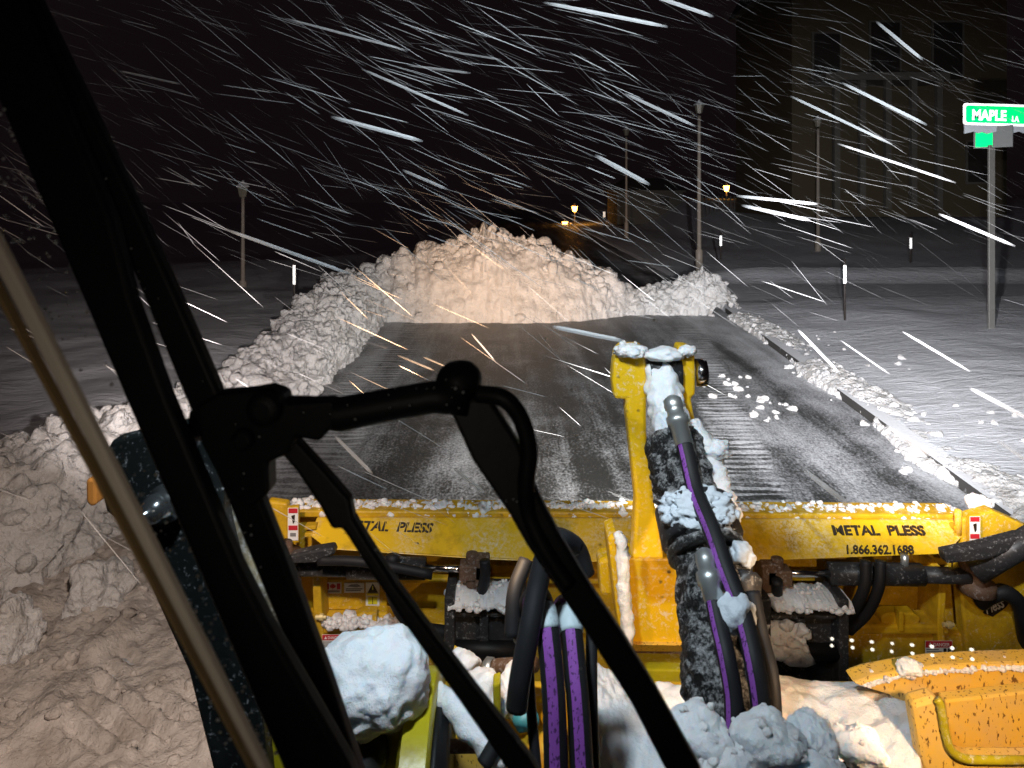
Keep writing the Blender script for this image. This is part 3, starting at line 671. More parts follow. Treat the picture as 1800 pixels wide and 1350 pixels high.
mark(s, 647, 1050, 663, 1062, Yt, STYEL); mark(s, 654.5, 1050, 655.5, 1062, Yt-.003, INK)
def danger(x0, y0, x1, y1, Y, lab, both):
    s = sticker(x0, y0, x1, y1, Y, label=lab); hgt = y1-y0; wdt = x1-x0
    for k in ((0, 1) if both else (0,)):
        ya, yb_ = (y0+.5, y0+hgt*.24) if k == 0 else (y1-hgt*.24, y1-.5)
        mark(s, x0+.5, ya, x1-.5, yb_, Y, RED)
        text('lettering', 'DANGER', WHITE, s, P(x0+wdt*.30, yb_-2, Y-.004), (1, 0, 0), (0, 0, 1), S((yb_-ya)*.55, Y), S(wdt*.6, Y), .001)
        MB().plate([(x0+wdt*.18, ya+2), (x0+wdt*.25, yb_-2), (x0+wdt*.11, yb_-2)], Y-.004, .002).build('print', WHITE, s)
    for i in range(5): mark(s, x0+2, y0+hgt*.30+i*hgt*.085, x0+wdt*(.5+.1*((i*3) % 2)), y0+hgt*.30+i*hgt*.085+1.4, Y, STGREY)
    mark(s, x0+wdt*.68, y0+hgt*.28, x0+wdt*.78, y0+hgt*.70, Y, INK); mark(s, x0+wdt*.84, y0+hgt*.28, x0+wdt*.95, y0+hgt*.70, Y, INK)
danger(1627, 1127, 1674, 1174, YP-.045, 'red and white danger sticker low on the right side', True)
danger(566, 1116, 601, 1156, YP-.045, 'red and white danger sticker low on the left side', False)
for x, lab in ((1705, 'tall warning sticker on the right marker post'), (506, 'tall warning sticker on the left marker post')):
    y0 = 908 if x > 900 else 893
    MB().plate([(x-1, y0-2), (x+19, y0-4), (x+19, y0+60), (x-1, y0+60)], YP-.06, .02).build('marker_post', YELD, plow)
    s = sticker(x, y0, x+18, y0+57, YP-.066, label=lab); mark(s, x+1, y0+1, x+17, y0+9, YP-.066, RED); mark(s, x+1, y0+31, x+17, y0+39, YP-.066, RED)
    MB().plate([(x+6, y0+14), (x+12, y0+12), (x+12, y0+24), (x+9, y0+28)], YP-.07, .003).build('print', INK, s); mark(s, x+4, y0+44, x+14, y0+50, YP-.066, STGREY)

# snow lying on the plow
def crust(name, pts, wid, h, label, mat, amp, fr, n=300, nv=14, seed=0):
    """ribbon of lumpy snow lying along pts"""
    path = spline([Vector(p) for p in pts], 6); L = [0]
    for i in range(1, len(path)): L.append(L[-1]+(path[i]-path[i-1]).length)
    mb = MB(); k = 0
    for i in range(n):
        s_ = L[-1]*i/(n-1)
        while k < len(L)-2 and L[k+1] < s_: k += 1
        f = (s_-L[k])/max(1e-6, L[k+1]-L[k]); c = path[k].lerp(path[k+1], f); t = (path[k+1]-path[k]).normalized()
        nv_ = Vector((t.y, -t.x, 0)); nv_ = Vector((0, -1, 0)) if nv_.length < .1 else nv_.normalized(); u = nv_.cross(t) if abs(t.z) < .9 else Vector((0, -1, 0))
        if u.z < 0: u = -u
        endf = min(1, min(i, n-1-i)/6.0)**.5
        for j in range(nv):
            a = 2*math.pi*j/nv; p = c + nv_*math.cos(a)*wid/2*endf + u*(math.sin(a)*h*(1 if math.sin(a) > 0 else .15))*endf
            e = lumpy(p+Vector((seed, 0, 0)), 1, fr)*amp*endf
            mb.v.append(p + (nv_*math.cos(a)+u*max(0, math.sin(a)))*e)
    mb.f = [(i*nv+j, i*nv+(j+1) % nv, (i+1)*nv+(j+1) % nv, (i+1)*nv+j) for i in range(n-1) for j in range(nv)]
    surf = [p for p in mb.v]; rr = random.Random(int(seed)+n)
    clods(mb, rr.sample(surf, min(len(surf), int(n*.9))), amp*.07, amp*.24, n)
    return tag(mb.build(name, mat, smooth=True, fix=False), label, 'snow')
crust('snow_crust', [P(505, 893, YP+.16), P(900, 896, YP+.16), P(1300, 899, YP+.16), P(1690, 903, YP+.16)], .13, .025, 'crumbly snow crust along the top edge of the yellow plow', SNOWFINE, .07, 17, 900, 16)
crust('snow_patch', [P(785, 1049, YP-.15), P(850, 1047, YP-.15), P(924, 1049, YP-.15)], .24, .035, 'snow cap on the left black coupler box of the plow', SNOWFINE, .06, 12, 140)
crust('snow_patch', [P(1345, 1053, YP-.15), P(1420, 1050, YP-.15), P(1490, 1054, YP-.15)], .24, .035, 'snow cap on the right black coupler box of the plow', SNOWFINE, .05, 12, 140)
crust('snow_patch', [P(1345, 1140, YP-.22), P(1370, 1130, YP-.22), P(1405, 1145, YP-.22)], .10, .09, 'snow caked inside the right black coupler box', SNOWFINE, .14, 12, 90)
crust('snow_patch', [P(570, 1097, YP-.03), P(610, 1093, YP-.03), P(700, 1097, YP-.03)], .07, .012, 'snow bits lying on the rail of the plow by the stickers', SNOWFINE, .09, 16, 140)

# ------------------------------------------------------------------ the wheel loader we sit in
loader = thing('wheel_loader', 'yellow wheel loader seen from its cab, with black wiper, boom and purple striped hoses', 'wheel loader', (0, 1.2, 0))
# --- lever (bellcrank) at the end of the tilt cylinder
Yl = 2.5
lev = MB().plate([(1078, 640), (1082, 618), (1092, 607), (1130, 607), (1137, 640), (1137, 760), (1150, 880), (1168, 985), (1112, 985), (1118, 880), (1100, 720), (1101, 703), (1080, 702), (1076, 670)], Yl-.02, .07).build('lever', LYEL, loader, bevel=.012, label='yellow tilt lever with snow on its top')
MB().plate([(1192, 607), (1214, 609), (1222, 628), (1223, 694), (1215, 700), (1230, 780), (1245, 900), (1222, 900), (1205, 780), (1196, 700), (1190, 640)], Yl-.02, .07).build('side_plate', LYEL, lev, bevel=.012)
MB().cyl(P(1137, 655, Yl+.04), P(1192, 655, Yl+.04), S(42, Yl), 24).build('pin_boss', BLACKD, lev, True)
MB().cyl(P(1222, 655, Yl+.02), P(1240, 655, Yl+.02), S(24, Yl), 20).build('pin_end', CHROME, lev, True)
MB().plate([(1100, 980), (1200, 982), (1215, 1135), (1107, 1133)], 2.68, .12).build('front_box', LYEL, lev, bevel=.01)
MB().plate([(1107, 1133, 2.66), (1215, 1135, 2.66), (1215, 1146, 2.72), (1107, 1145, 2.72)], 2.68, .1).build('box_lip', LYELM, lev, bevel=.004)
MB().plate([(1052, 985), (1075, 980), (1078, 1050), (1056, 1048)], 2.75, .1).build('bearing', LYEL, lev, bevel=.015)
MB().plate([(1068, 945), (1086, 938), (1104, 1128), (1108, 1148), (1094, 1140), (1084, 1080)], 2.60, .14).build('side_plate', LYEL, lev, bevel=.01)
MB().plate([(1100, 1146), (1200, 1148), (1200, 1180), (1100, 1178)], 2.8, .06).build('lower_block', RUST, lev)
MB().plate([(1095, 1176), (1205, 1178), (1205, 1222), (1095, 1220)], 2.7, .1).build('lower_block', GREENY, lev, bevel=.006)
# --- tilt cylinder
A0, A1, A2, A3 = P(1283, 1330, 1.72), P(1245, 1000, 2.02), P(1205, 862, 2.2), P(1183, 770, 2.31)
rb = lambda q: .014*(noise.noise(q*26)) + .022*(.45-noise.voronoi(q*22)[0][0]) + .006*noise.noise(q*70)
path = [A0.lerp(A1, i/80) for i in range(81)] + [A1.lerp(A2, i/40) for i in range(1, 41)] + [A2.lerp(A3, i/26) for i in range(1, 27)]
cyl = MB().tube(path, [.090]*len(path), 72, rough=rb).build('tilt_cylinder', ICY, loader, True, label='black tilt cylinder crusted with frozen snow')
A4 = P(1160, 655, 2.52)
path = [A3.lerp(A4, i/50) for i in range(51)]
MB().tube(path, [.060]*51, 44, rough=lambda q: .012*noise.noise(q*24)+.020*(.45-noise.voronoi(q*24)[0][0])).build('rod', SNOWFINE, cyl, True)
d = (A1-A2).normalized(); c = P(1228, 925, 2.1)
MB().lathe(c-d*.06, d, [(0, .098), (.004, .112), (.10, .115), (.104, .1)], 32).build('collar', BLACKD, cyl, True)
MB().lathe(c+d*.06, d, [(0, .1), (.003, .108), (.022, .108), (.025, .1)], 32).build('collar', ICY, cyl, True)
for (x, y, Yq) in ((1262, 930, 2.02), (1300, 990, 1.98), (1316, 1035, 1.94)):
    q = P(x, y, Yq); MB().blob(q, (.036, .03, .045), x, 3, amp=.3, lump=.2).build('bracket', BLACKD, cyl, True)
# pale snow on the right side of the cylinder
def onsnow(name, pts, r, label, mat=SNOWFINE, amp=.05, fr=12, n=120):
    path = spline([P(*p) for p in pts], 10); m = len(path)
    rs = [r*(.35+.65*min(1, min(i, m-1-i)/(m*.18))) for i in range(m)]
    o = MB().tube(path, rs, 20, rough=lambda q: lumpy(q, 1, fr)*amp).build(name, mat, smooth=True); return tag(o, label, 'snow')
onsnow('snow_strip', [(1215, 740, 2.33), (1240, 800, 2.28), (1256, 850, 2.22), (1272, 900, 2.16), (1288, 950, 2.10)], .044, 'strip of warm-lit snow frozen to the right side of the black cylinder', amp=.06, fr=14)
chunk(1258, 790, 2.26, (24, 16), 41, 'rounded snow knob sticking out right of the cylinder near its rod', SNOWFINE, 'snow_lump', amp=.3, lump=.3)
chunk(1230, 897, 2.07, (60, 36), 13, 'grey icy snow cap on the cylinder collar below the purple hose fitting', ICE, 'snow_patch', 5, amp=.2, lump=.2, rough=.2, crumbs=60)
chunk(1305, 975, 1.96, (22, 20), 17, 'small snow patch on the bracket beside the cylinder collar', ICE, 'snow_patch', amp=.3, lump=.3)
chunk(1290, 1075, 1.80, (36, 34), 23, 'lump of clear ice over the two purple striped hoses', ICE, 'ice_lump', amp=.2, lump=.3)
onsnow('snow_strip', [(1082, 935, 2.6), (1093, 960, 2.58), (1097, 1030, 2.57), (1102, 1090, 2.57), (1106, 1150, 2.57)], .022, 'strip of snow on the edge of the yellow lever side plate', amp=.035, fr=26)
chunk(1108, 617, 2.47, (30, 12), 51, 'snow cap on the left ear of the yellow tilt lever', SNOWFINE, 'snow_patch', amp=.2, lump=.1, rough=.2, crumbs=25)
chunk(1164, 624, 2.47, (34, 13), 52, 'snow cap on the pin boss between the lever ears', SNOWFINE, 'snow_patch', amp=.2, lump=.3)
chunk(1207, 617, 2.47, (17, 9), 53, 'snow cap on the right ear of the yellow tilt lever', SNOWFINE, 'snow_patch', amp=.2, lump=.1, rough=.2, crumbs=25)
# --- hoses along the cylinder, with purple stripe
def striped(pts, r, lab, ang=-.25, half=.33, n=14, st=True):
    path = spline([P(*p) for p in pts], 10)
    h = MB().tube(path, r, n).build('hydraulic_hose', HOSE, loader, True, label=lab)
    if st: MB().tube(path, r*1.03, 4, arc=(ang-half, ang+half)).build('stripe', PURP, h, True, fix=False)
    return h
h1 = striped([(1190, 735, 2.22), (1205, 790, 2.16), (1222, 860, 2.08), (1250, 930, 1.95), (1275, 1000, 1.86), (1305, 1080, 1.78), (1325, 1160, 1.70), (1338, 1240, 1.66), (1345, 1340, 1.62)], .024, 'long black hose with purple stripe running down the cylinder', .55, .28)
d = (P(1190, 735, 2.22)-P(1205, 790, 2.16)).normalized()
MB().lathe(P(1203, 782, 2.165), d, [(0, .027), (.06, .028), (.062, .034), (.085, .034), (.087, .026), (.11, .026), (.115, .03), (.14, .028), (.15, .015)], 14).build('fitting', ZINC, h1, True)
h2 = striped([(1250, 1030, 1.84), (1262, 1090, 1.78), (1278, 1160, 1.71), (1290, 1240, 1.67), (1288, 1340, 1.63)], .022, 'shorter black hose with purple stripe beside the cylinder', .6, .26)
d = (P(1250, 1030, 1.84)-P(1262, 1090, 1.78)).normalized()
MB().lathe(P(1256, 1060, 1.81), d, [(0, .024), (.04, .027), (.045, .033), (.07, .033), (.075, .024), (.10, .027), (.12, .025), (.13, .012)], 14).build('fitting', ZINC, h2, True)
striped([(1322, 1040, 1.86), (1338, 1120, 1.80), (1356, 1200, 1.73), (1362, 1350, 1.66)], .02, 'plain black hose right of the purple striped pair', st=False)
# --- middle hose bundle
for i, (pts, lab) in enumerate((([(918, 1120, 1.98), (930, 1062, 1.88), (948, 1050, 1.77), (958, 1080, 1.70), (965, 1130, 1.66), (973, 1220, 1.62), (976, 1300, 1.60), (978, 1390, 1.58)], 'left purple striped hose of the middle bundle with pale sleeve'),
                              ([(975, 1130, 2.0), (985, 1078, 1.9), (996, 1066, 1.79), (1003, 1100, 1.73), (1010, 1170, 1.68), (1017, 1250, 1.64), (1025, 1390, 1.60)], 'right purple striped hose of the middle bundle with pale sleeve'))):
    h = striped(pts, .0265, lab, .1, .42); path = spline([P(*p) for p in pts], 10)
    k0 = 28 if i == 0 else 24
    MB().tube(path[k0:k0+9], .0285, 16).build('sleeve', SLEEVE, h, True)
hose(loader, [P(1010, 960, 1.75), P(985, 950, 1.72), P(960, 975, 1.7), P(945, 1030, 1.68), P(930, 1110, 1.64), P(915, 1190, 1.62), P(908, 1245, 1.62)], .024, 'hydraulic_hose')['label'] = 'plain thick black hose hanging left of the purple bundle'
hose(loader, [P(925, 985, 1.95), P(905, 1040, 1.9), P(900, 1120, 1.86)], .02, 'hydraulic_hose')
hose(loader, [P(935, 1040, 1.78), P(930, 1180, 1.7), P(945, 1380, 1.62)], .012, 'conduit'); hose(loader, [P(1040, 1100, 1.8), P(1040, 1230, 1.72), P(1045, 1380, 1.66)], .014, 'conduit')
hose(loader, [P(1030, 1010, 2.1), P(1015, 965, 2.1), P(985, 945, 2.05), P(960, 950, 2.0)], .026, 'conduit')
hose(loader, [P(850, 1345, 1.7), P(880, 1300, 1.72), P(905, 1330, 1.68), P(930, 1390, 1.66)], .018, 'conduit'); hose(loader, [P(1490, 1350, 1.62), P(1515, 1328, 1.6), P(1545, 1340, 1.6), P(1560, 1380, 1.6)], .013, 'conduit')
pf = hose(loader, [P(870, 1172, 2.25), P(905, 1170, 2.2), P(940, 1168, 2.15)], .022, 'hydraulic_hose', RUST)
MB().lathe(P(848, 1175, 2.28), (1, -.3, 0), [(0, .02), (.01, .034), (.03, .036), (.035, .028), (.06, .026)], 14).build('fitting', ZINC, pf, True)
# --- boom: cross tube, arms and lips
MB().tube([P(640, 1330, 2.05)+Vector((-.2, .15, -.2)), P(1160, 1330, 2.05)+Vector((0, .15, -.2)), P(1900, 1330, 2.05)+Vector((0, .15, -.2))], .26, 28).build('cross_tube', LYEL, loader, True)
ra = MB().plate([(1500, 1203), (1530, 1192), (1590, 1180), (1660, 1171), (1740, 1167), (1900, 1162), (1900, 1480), (1650, 1480), (1612, 1256), (1565, 1224)], 2.12, .07).build('boom_arm', LYELM, loader, bevel=.01, label='right boom arm plate, spattered with mud')
MB().plate([(1603, 1242), (1610, 1236), (1642, 1227), (1654, 1231), (1664, 1300), (1680, 1326), (1710, 1334), (1900, 1334), (1900, 1420), (1650, 1420), (1618, 1330)], 1.93, .05).build('flange', LYELM, ra, bevel=.012)
MB().tube(spline([P(1646, 1229, 1.925), P(1653, 1240, 1.922), P(1662, 1290, 1.922), P(1672, 1318, 1.922), P(1692, 1332, 1.922), P(1730, 1336, 1.922), P(1900, 1336, 1.922)], 6), .011, 10).build('rim', GREENY, ra, True)
MB().plate([(1662, 1232), (1900, 1205), (1900, 1330), (1700, 1330), (1672, 1310)], 2.05, .04).build('inner_panel', LYELM, ra, bevel=.006)
Yh = 1.8; hb = P(715, 1440, Yh)
hub = MB().lathe(hb-Vector((S(45, Yh), 0, 0)), (1, 0, 0), [(0, S(172, Yh)), (S(40, Yh), S(172, Yh)), (S(42, Yh), S(205, Yh)), (S(50, Yh), S(228, Yh)), (S(92, Yh), S(228, Yh)), (S(96, Yh), S(222, Yh))], 64).build('arm_pivot', GREENY, loader, True, label='left boom pivot hub in yellow')
hub.modifiers.new('edge', 'EDGE_SPLIT').split_angle = R(35)
MB().lathe(hb+Vector((S(51, Yh), 0, 0)), (1, 0, 0), [(0, S(190, Yh)), (S(10, Yh), S(190, Yh)), (S(12, Yh), S(178, Yh)), (S(22, Yh), S(178, Yh))], 48).build('seal', BLACK, hub, True)
MB().cyl(P(770, 1312, 1.85), P(900, 1312, 1.95), S(11, 1.85), 14).build('shaft', RUST, hub, True)
MB().plate([(772, 1318), (900, 1318), (900, 1420), (772, 1420)], 2.0, .05).build('bracket_plate', LYELM, hub, bevel=.006)
MB().plate([(470, 1260), (500, 1262), (540, 1420), (462, 1420)], 1.75, .06).build('boom_arm', GREENY, loader, bevel=.01, label='edge of the left boom arm behind the wiper')
MB().plate([(866, 1205), (880, 1200), (880, 1258), (868, 1262)], 1.95, .05).build('bracket_plate', GREENY, loader, bevel=.006)
MB().blob(P(925, 1265, 1.95), (.035, .03, .03), 5, 3, amp=.2, lump=.2).build('valve', TEAL, loader, True)
MB().plate([(795, 1160), (838, 1190), (836, 1215), (815, 1215), (792, 1200)], 2.2, .08).build('bracket_plate', LYEL, loader, bevel=.006)
for x0, x1, y in ((612, 690, 1340), ):
    MB().blob(P(650, 1330, 1.72), (.05, .06, .06), 8, 3, amp=.3, lump=.3).build('grease_fitting', BLACKD, loader, True)
# --- fender panel with marker, at left
fp = MB().plate([(168, 832), (196, 774), (262, 757), (400, 728), (392, 900), (440, 1100), (470, 1350), (480, 1460), (400, 1460), (330, 1180), (215, 925), (186, 900)], 1.65, .05).build('fender', GREENT, loader, bevel=.008, label='dark wet fender panel behind the left window')
MB().plate([(150, 845), (158, 840), (168, 846), (168, 888), (160, 892), (151, 884)], 1.62, .05).build('marker_reflector', REFL, fp, bevel=.006)
MB().lathe(P(300, 880, 1.64), (-.25, -1, .0), [(0, .042), (.02, .042), (.024, .03), (.05, .034), (.075, .02), (.078, .012), (.10, .012), (.105, .006)], 24).build('bolt_knob', m_plain('dark_chrome', (.25, .27, .28), .18, .9), fp, True)
MB().tube(spline([P(382, 868, 1.9), P(398, 880, 1.88), P(408, 905, 1.86), P(425, 960, 1.86), P(470, 1060, 1.86), P(500, 1130, 1.86)], 8), .017, 12).build('pipe', m_paint('worn_pipe', (.30, .24, .14), grime=(.06, .05, .04), frost=.6, gl=(.4, .6)), loader, True)
# --- cab: door frame, windscreen pillar
Yd = .62
def strip(left, right, Y, th): return [P(x, y, Y) for x, y in left] + [P(x, y, Y) for x, y in reversed(right)]
def band(name, L, Rr, Y0, Y1, th, mat, par, bevel, lab=None):
    """band between two polylines given top to bottom, leaning from Y0 at its top to Y1 at its bottom"""
    ys = [p[1] for p in L]; y0, y1 = min(ys), max(ys); mb = MB(); n = len(L)
    f = lambda x, y: P(x, y, Y0+(Y1-Y0)*(y-y0)/(y1-y0))
    def inset(x, y):
        Yq = Y0+(Y1-Y0)*(y-y0)/(y1-y0); return CX+(x-CX)*(Yq+th)/Yq
    L = [(inset(*a) if a[0] > CX else a[0], a[1]) for a in L]; Rr = [(inset(*b) if b[0] < CX else b[0], b[1]) for b in Rr]
    fr = [(f(*a), f(*b)) for a, b in zip(L, Rr)]
    for a, b in fr: mb.v += [a, b, b+Vector((0, th, 0)), a+Vector((0, th, 0))]
    mb.f = [(4*i+k, 4*i+(k+1) % 4, 4*i+4+(k+1) % 4, 4*i+4+k) for i in range(n-1) for k in range(4)] + [(3, 2, 1, 0), (4*n-4, 4*n-3, 4*n-2, 4*n-1)]
    return mb.build(name, mat, par, bevel=bevel, seg=3, label=lab)
ROWS = [320, 436, 555, 656, 748, 825, 926, 1018, 1124, 1220, 1326, 1420]
RX = [175+(y-748)*(.50 if y < 748 else .495) for y in ROWS]; LX = [112+(y-748)*.535 for y in ROWS]
MX = [l+(q-l)*.36 for l, q in zip(LX, RX)]
df = band('door_frame', list(zip(MX, ROWS)), list(zip(RX, ROWS)), .62, .60, .012, TRIMC, loader, .004, 'grey brown door frame bar at the left')
band('door_seal', list(zip(LX, ROWS)), list(zip(MX, ROWS)), .622, .602, .012, SEALC, df, .003)
ROWS = [-60, 200, 380, 530, 700, 860, 1000, 1100, 1350, 1450]
band('cab_pillar', [(82+(y-380)*.425, y) for y in ROWS], [(180+(y-380)*.41+(45 if y > 1200 else 8 if y == 1100 else 34 if y < 500 else 10 if y < 600 else 0), y) for y in ROWS], .86, .78, .025, BLACK, loader, .006, 'black windscreen pillar')
# --- wiper
Yw = .9
wp = MB().tube([P(345, 745, Yw), P(400, 735, Yw), P(440, 724, Yw), P(520, 722, Yw-.01), P(600, 728, Yw-.01), P(680, 712, Yw-.01), P(760, 698, Yw-.01), P(822, 700, Yw-.01)], [S(k, Yw) for k in (30, 30, 24, 26, 30, 28, 28, 30)], 16).build('wiper', BLACK, loader, True, label='black pantograph windscreen wiper')
ROWS = [-60, 0, 170, 380, 530, 690, 860, 1000, 1100, 1200, 1350, 1450]
band('blade', [(250+(y-520)*.41, y) for y in ROWS], list(zip([57, 87, 168, 264, 330, 398, 464, 517, 553, 588, 637, 668], ROWS)), Yw-.02, Yw-.02, .025, BLACK, wp, .006)
mb = MB(); mb.plate([(342, 715), (380, 694), (430, 690), (470, 684), (498, 694), (500, 712), (585, 706), (588, 748), (560, 778), (520, 770), (505, 800), (470, 815), (472, 868), (440, 896), (408, 872), (388, 850), (352, 780)], Yw-.03, .035)
mb.lathe(P(468, 716, Yw-.035), (0, -1, 0), [(0, S(30, Yw)), (.012, S(30, Yw)), (.018, S(20, Yw))], 16); mb.lathe(P(430, 770, Yw-.03), (0, -1, 0), [(0, S(22, Yw)), (.01, S(22, Yw)), (.014, S(12, Yw))], 6)
mb.build('blade_bracket', BLACK, wp, bevel=.005)
MB().blob(P(808, 668, Yw), (S(41, Yw), .03, S(33, Yw)), 8, 4, amp=.06, lump=.03).build('cap_nut', BLACK, wp, True)
band('arm', [(780, 700), (830, 810), (895, 905), (925, 960), (985, 1050), (1040, 1135), (1105, 1240), (1160, 1350), (1205, 1430)], [(862, 700), (912, 780), (952, 880), (986, 945), (1043, 1040), (1093, 1115), (1158, 1220), (1230, 1350), (1268, 1430)], Yw-.01, .8, .022, BLACK, wp, .005)
band('arm', [(468, 770), (520, 830), (560, 890), (582, 932), (600, 930), (665, 1030), (725, 1120), (800, 1225), (880, 1340), (930, 1410)], [(510, 752), (575, 825), (622, 880), (628, 912), (650, 950), (700, 1030), (765, 1120), (840, 1220), (932, 1340), (975, 1410)], Yw-.01, .8, .022, BLACK, wp, .005)
MB().tube(spline([P(840, 692, Yw-.02), P(885, 700, Yw-.03), P(915, 735, Yw-.03), P(930, 790, Yw-.03), P(925, 850, Yw-.03), P(930, 905, Yw-.03), P(960, 970, Yw-.04), P(1000, 1030, Yw-.05)], 10), S(15, Yw), 12).build('washer_hose', BLACK, wp, True)
# --- glowing dots in place of an LED strip's reflection low on the windscreen
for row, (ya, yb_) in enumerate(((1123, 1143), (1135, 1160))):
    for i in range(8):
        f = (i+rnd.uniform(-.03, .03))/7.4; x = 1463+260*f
        MB().blob(P(x, ya+(yb_-ya)*f, .93), (S(2.8, .93)*rnd.uniform(.7, 1.25), .002, S(1.7, .93)*rnd.uniform(.7, 1.2)), i, 2, amp=0, lump=0).build('led_reflection', LED, loader, True, label='tiny white glowing dot standing in for a reflected LED, one of the double row low on the windscreen')

# ------------------------------------------------------------------ snow lying on the loader
chunk(655, 1205, 1.74, (92, 84, 92), 61, 'big rounded bluish snow lump on the left boom pivot', SNOWFINE, 'snow_lump', 5, amp=.22, lump=.04, rough=.09)
onsnow('snow_ridge', [(748, 1205, 1.9), (800, 1245, 1.82), (850, 1300, 1.76), (890, 1345, 1.72)], .03, 'sloping snow ridge between the left pivot and the hose bundle', amp=.04, fr=14)
chunk(812, 1165, 2.2, (28, 22), 63, 'warm-lit snow piece on the small yellow bracket by the left coupler box', SNOWFINE, 'snow_lump', amp=.3, lump=.25)
chunk(850, 1225, 2.05, (40, 45), 64, 'white snow lump behind the drooping black hose', SNOWFINE, 'snow_lump', amp=.25, lump=.25)
chunk(905, 1215, 2.1, (34, 45), 65, 'bluish snow lump left of the purple hose bundle', SNOWFINE, 'snow_lump', amp=.25, lump=.25)
def slab(name, outline_back, outline_front, label, mat, amp, fr, nu=110, nv=44):
    """snow surface lofted from a back line to a front line, skirted downwards"""
    bk = spline([P(*p) for p in outline_back], 12); ft = spline([P(*p) for p in outline_front], 12); mb = MB()
    def samp(l, t):
        x = t*(len(l)-1); i = min(int(x), len(l)-2); return l[i].lerp(l[i+1], x-i)
    for i in range(nu):
        u = i/(nu-1); a = samp(bk, u); b_ = samp(ft, u)
        for j in range(nv):
            v = j/(nv-1); p = a.lerp(b_, v); e = min(1, min(i, nu-1-i)/5, min(j, nv-1-j)/4)
            p.z += .05*math.sin(math.pi*v)*.9 + lumpy(p, 1, fr)*amp*(.3+.7*e) - (1-e)**2*.05
            if j == 0 or j == nv-1 or i == 0 or i == nu-1: p.z -= .14
            mb.v.append(p)
    mb.f = [(i*nv+j, i*nv+j+1, (i+1)*nv+j+1, (i+1)*nv+j) for i in range(nu-1) for j in range(nv-1)]
    return tag(mb.build(name, mat, smooth=True), label, 'snow')
slab('snow_blanket', [(1335, 1165, 2.34), (1400, 1180, 2.32), (1480, 1190, 2.3), (1560, 1196, 2.26), (1606, 1212, 2.2)], [(1300, 1420, 1.85), (1400, 1420, 1.85), (1500, 1420, 1.85), (1580, 1400, 1.87), (1625, 1350, 1.92)], 'smooth warm-lit snow blanket on the boom tube right of the cylinder', SNOWFINE, .06, 7)
slab('snow_blanket', [(1030, 1145, 2.34), (1070, 1165, 2.34), (1130, 1190, 2.32), (1225, 1200, 2.30)], [(1030, 1440, 1.85), (1090, 1440, 1.85), (1160, 1440, 1.85), (1250, 1420, 1.85)], 'smooth warm-lit snow blanket on the boom tube left of the cylinder', SNOWFINE, .07, 8, 70, 44)
for i, (x, y, Yq, dx, dz, lab) in enumerate(((1225, 1305, 1.52, 58, 52, 'rounded grey snow chunk at the foot of the cylinder, left of the hoses'), (1350, 1310, 1.5, 62, 50, 'largest grey snow chunk in front of the purple striped hoses'),
        (1425, 1308, 1.55, 36, 55, 'tall grey snow chunk right of the hoses at the bottom'), (1508, 1312, 1.55, 44, 30, 'grey snow chunk lying on the black hose loop at the bottom'), (1275, 1365, 1.46, 60, 40, 'snow chunk at the bottom picture edge below the hoses'), (1440, 1375, 1.46, 60, 36, 'snow chunk at the bottom edge beside the hose loop'))):
    chunk(x, y, Yq, (dx, dz), 70+i, lab, SNOWFINE, 'snow_chunk', 5, amp=.30, lump=.10, rough=.09, crumbs=24)
chunk(1600, 1172, 2.13, (24, 13), 81, 'small snow piece sitting on the curved boom arm edge', SNOWFINE, 'snow_piece', amp=.3, lump=.3)
crust('snow_crust', [P(1505, 1200, 2.14), P(1590, 1180, 2.14), P(1700, 1170, 2.14), P(1850, 1165, 2.14)], .05, .008, 'thin snow crust on top of the right boom arm', SNOWFINE, .025, 22, 260, 10)
chunk(1722, 890, 4.05, (20, 22), 83, 'lump of snow on the top corner of the right plow wing', SNOWFINE, 'snow_lump', amp=.35, lump=.3)

# ------------------------------------------------------------------ water drops on glass and wiper
mb = MB(); r3 = random.Random(11)
def drop(px, py, Y, rp):
    bm = bmesh.new(); bmesh.ops.create_icosphere(bm, subdivisions=1, radius=1); s_ = S(rp, Y); c = P(px, py, Y)
    mb.add([Vector((v.co.x*s_, v.co.y*s_*.5, v.co.z*s_))+c for v in bm.verts], [tuple(v.index for v in f.verts) for f in bm.faces]); bm.free()
for i in range(330):     # left side window between the door frame and the pillar
    y = r3.uniform(180, 1330); xl = -60+(y-320)*.46; xr = 90+(y-380)*.435
    x = r3.uniform(xl, xr); rp = r3.uniform(1.2, 4.5)
    if 600 < y < 850 and r3.random() < .8: continue
    drop(x, y, .84, rp)
for i in range(40):      # windscreen
    x = r3.choice((r3.uniform(420, 1100), r3.uniform(1000, 1200))); y = r3.uniform(560, 1200); drop(x, y, .86, r3.uniform(1.2, 3.2))
for i in range(58):      # on the wiper blade and arms
    t = r3.random(); k = r3.choice((0, 1, 2))
    if k == 0: x, y = 380+t*450+r3.uniform(-8, 8), 730-t*45+r3.uniform(-25, 25)
    elif k == 1: x, y = 100+t*440+r3.uniform(-25, 40), 200+t*950
    else: x, y = 880+t*280+r3.uniform(-15, 15), 860+t*450
    drop(x, y, .865, r3.uniform(.8, 2.2))
tag(mb.build('water_drops', DROP, None, True, fix=False), kind='stuff')

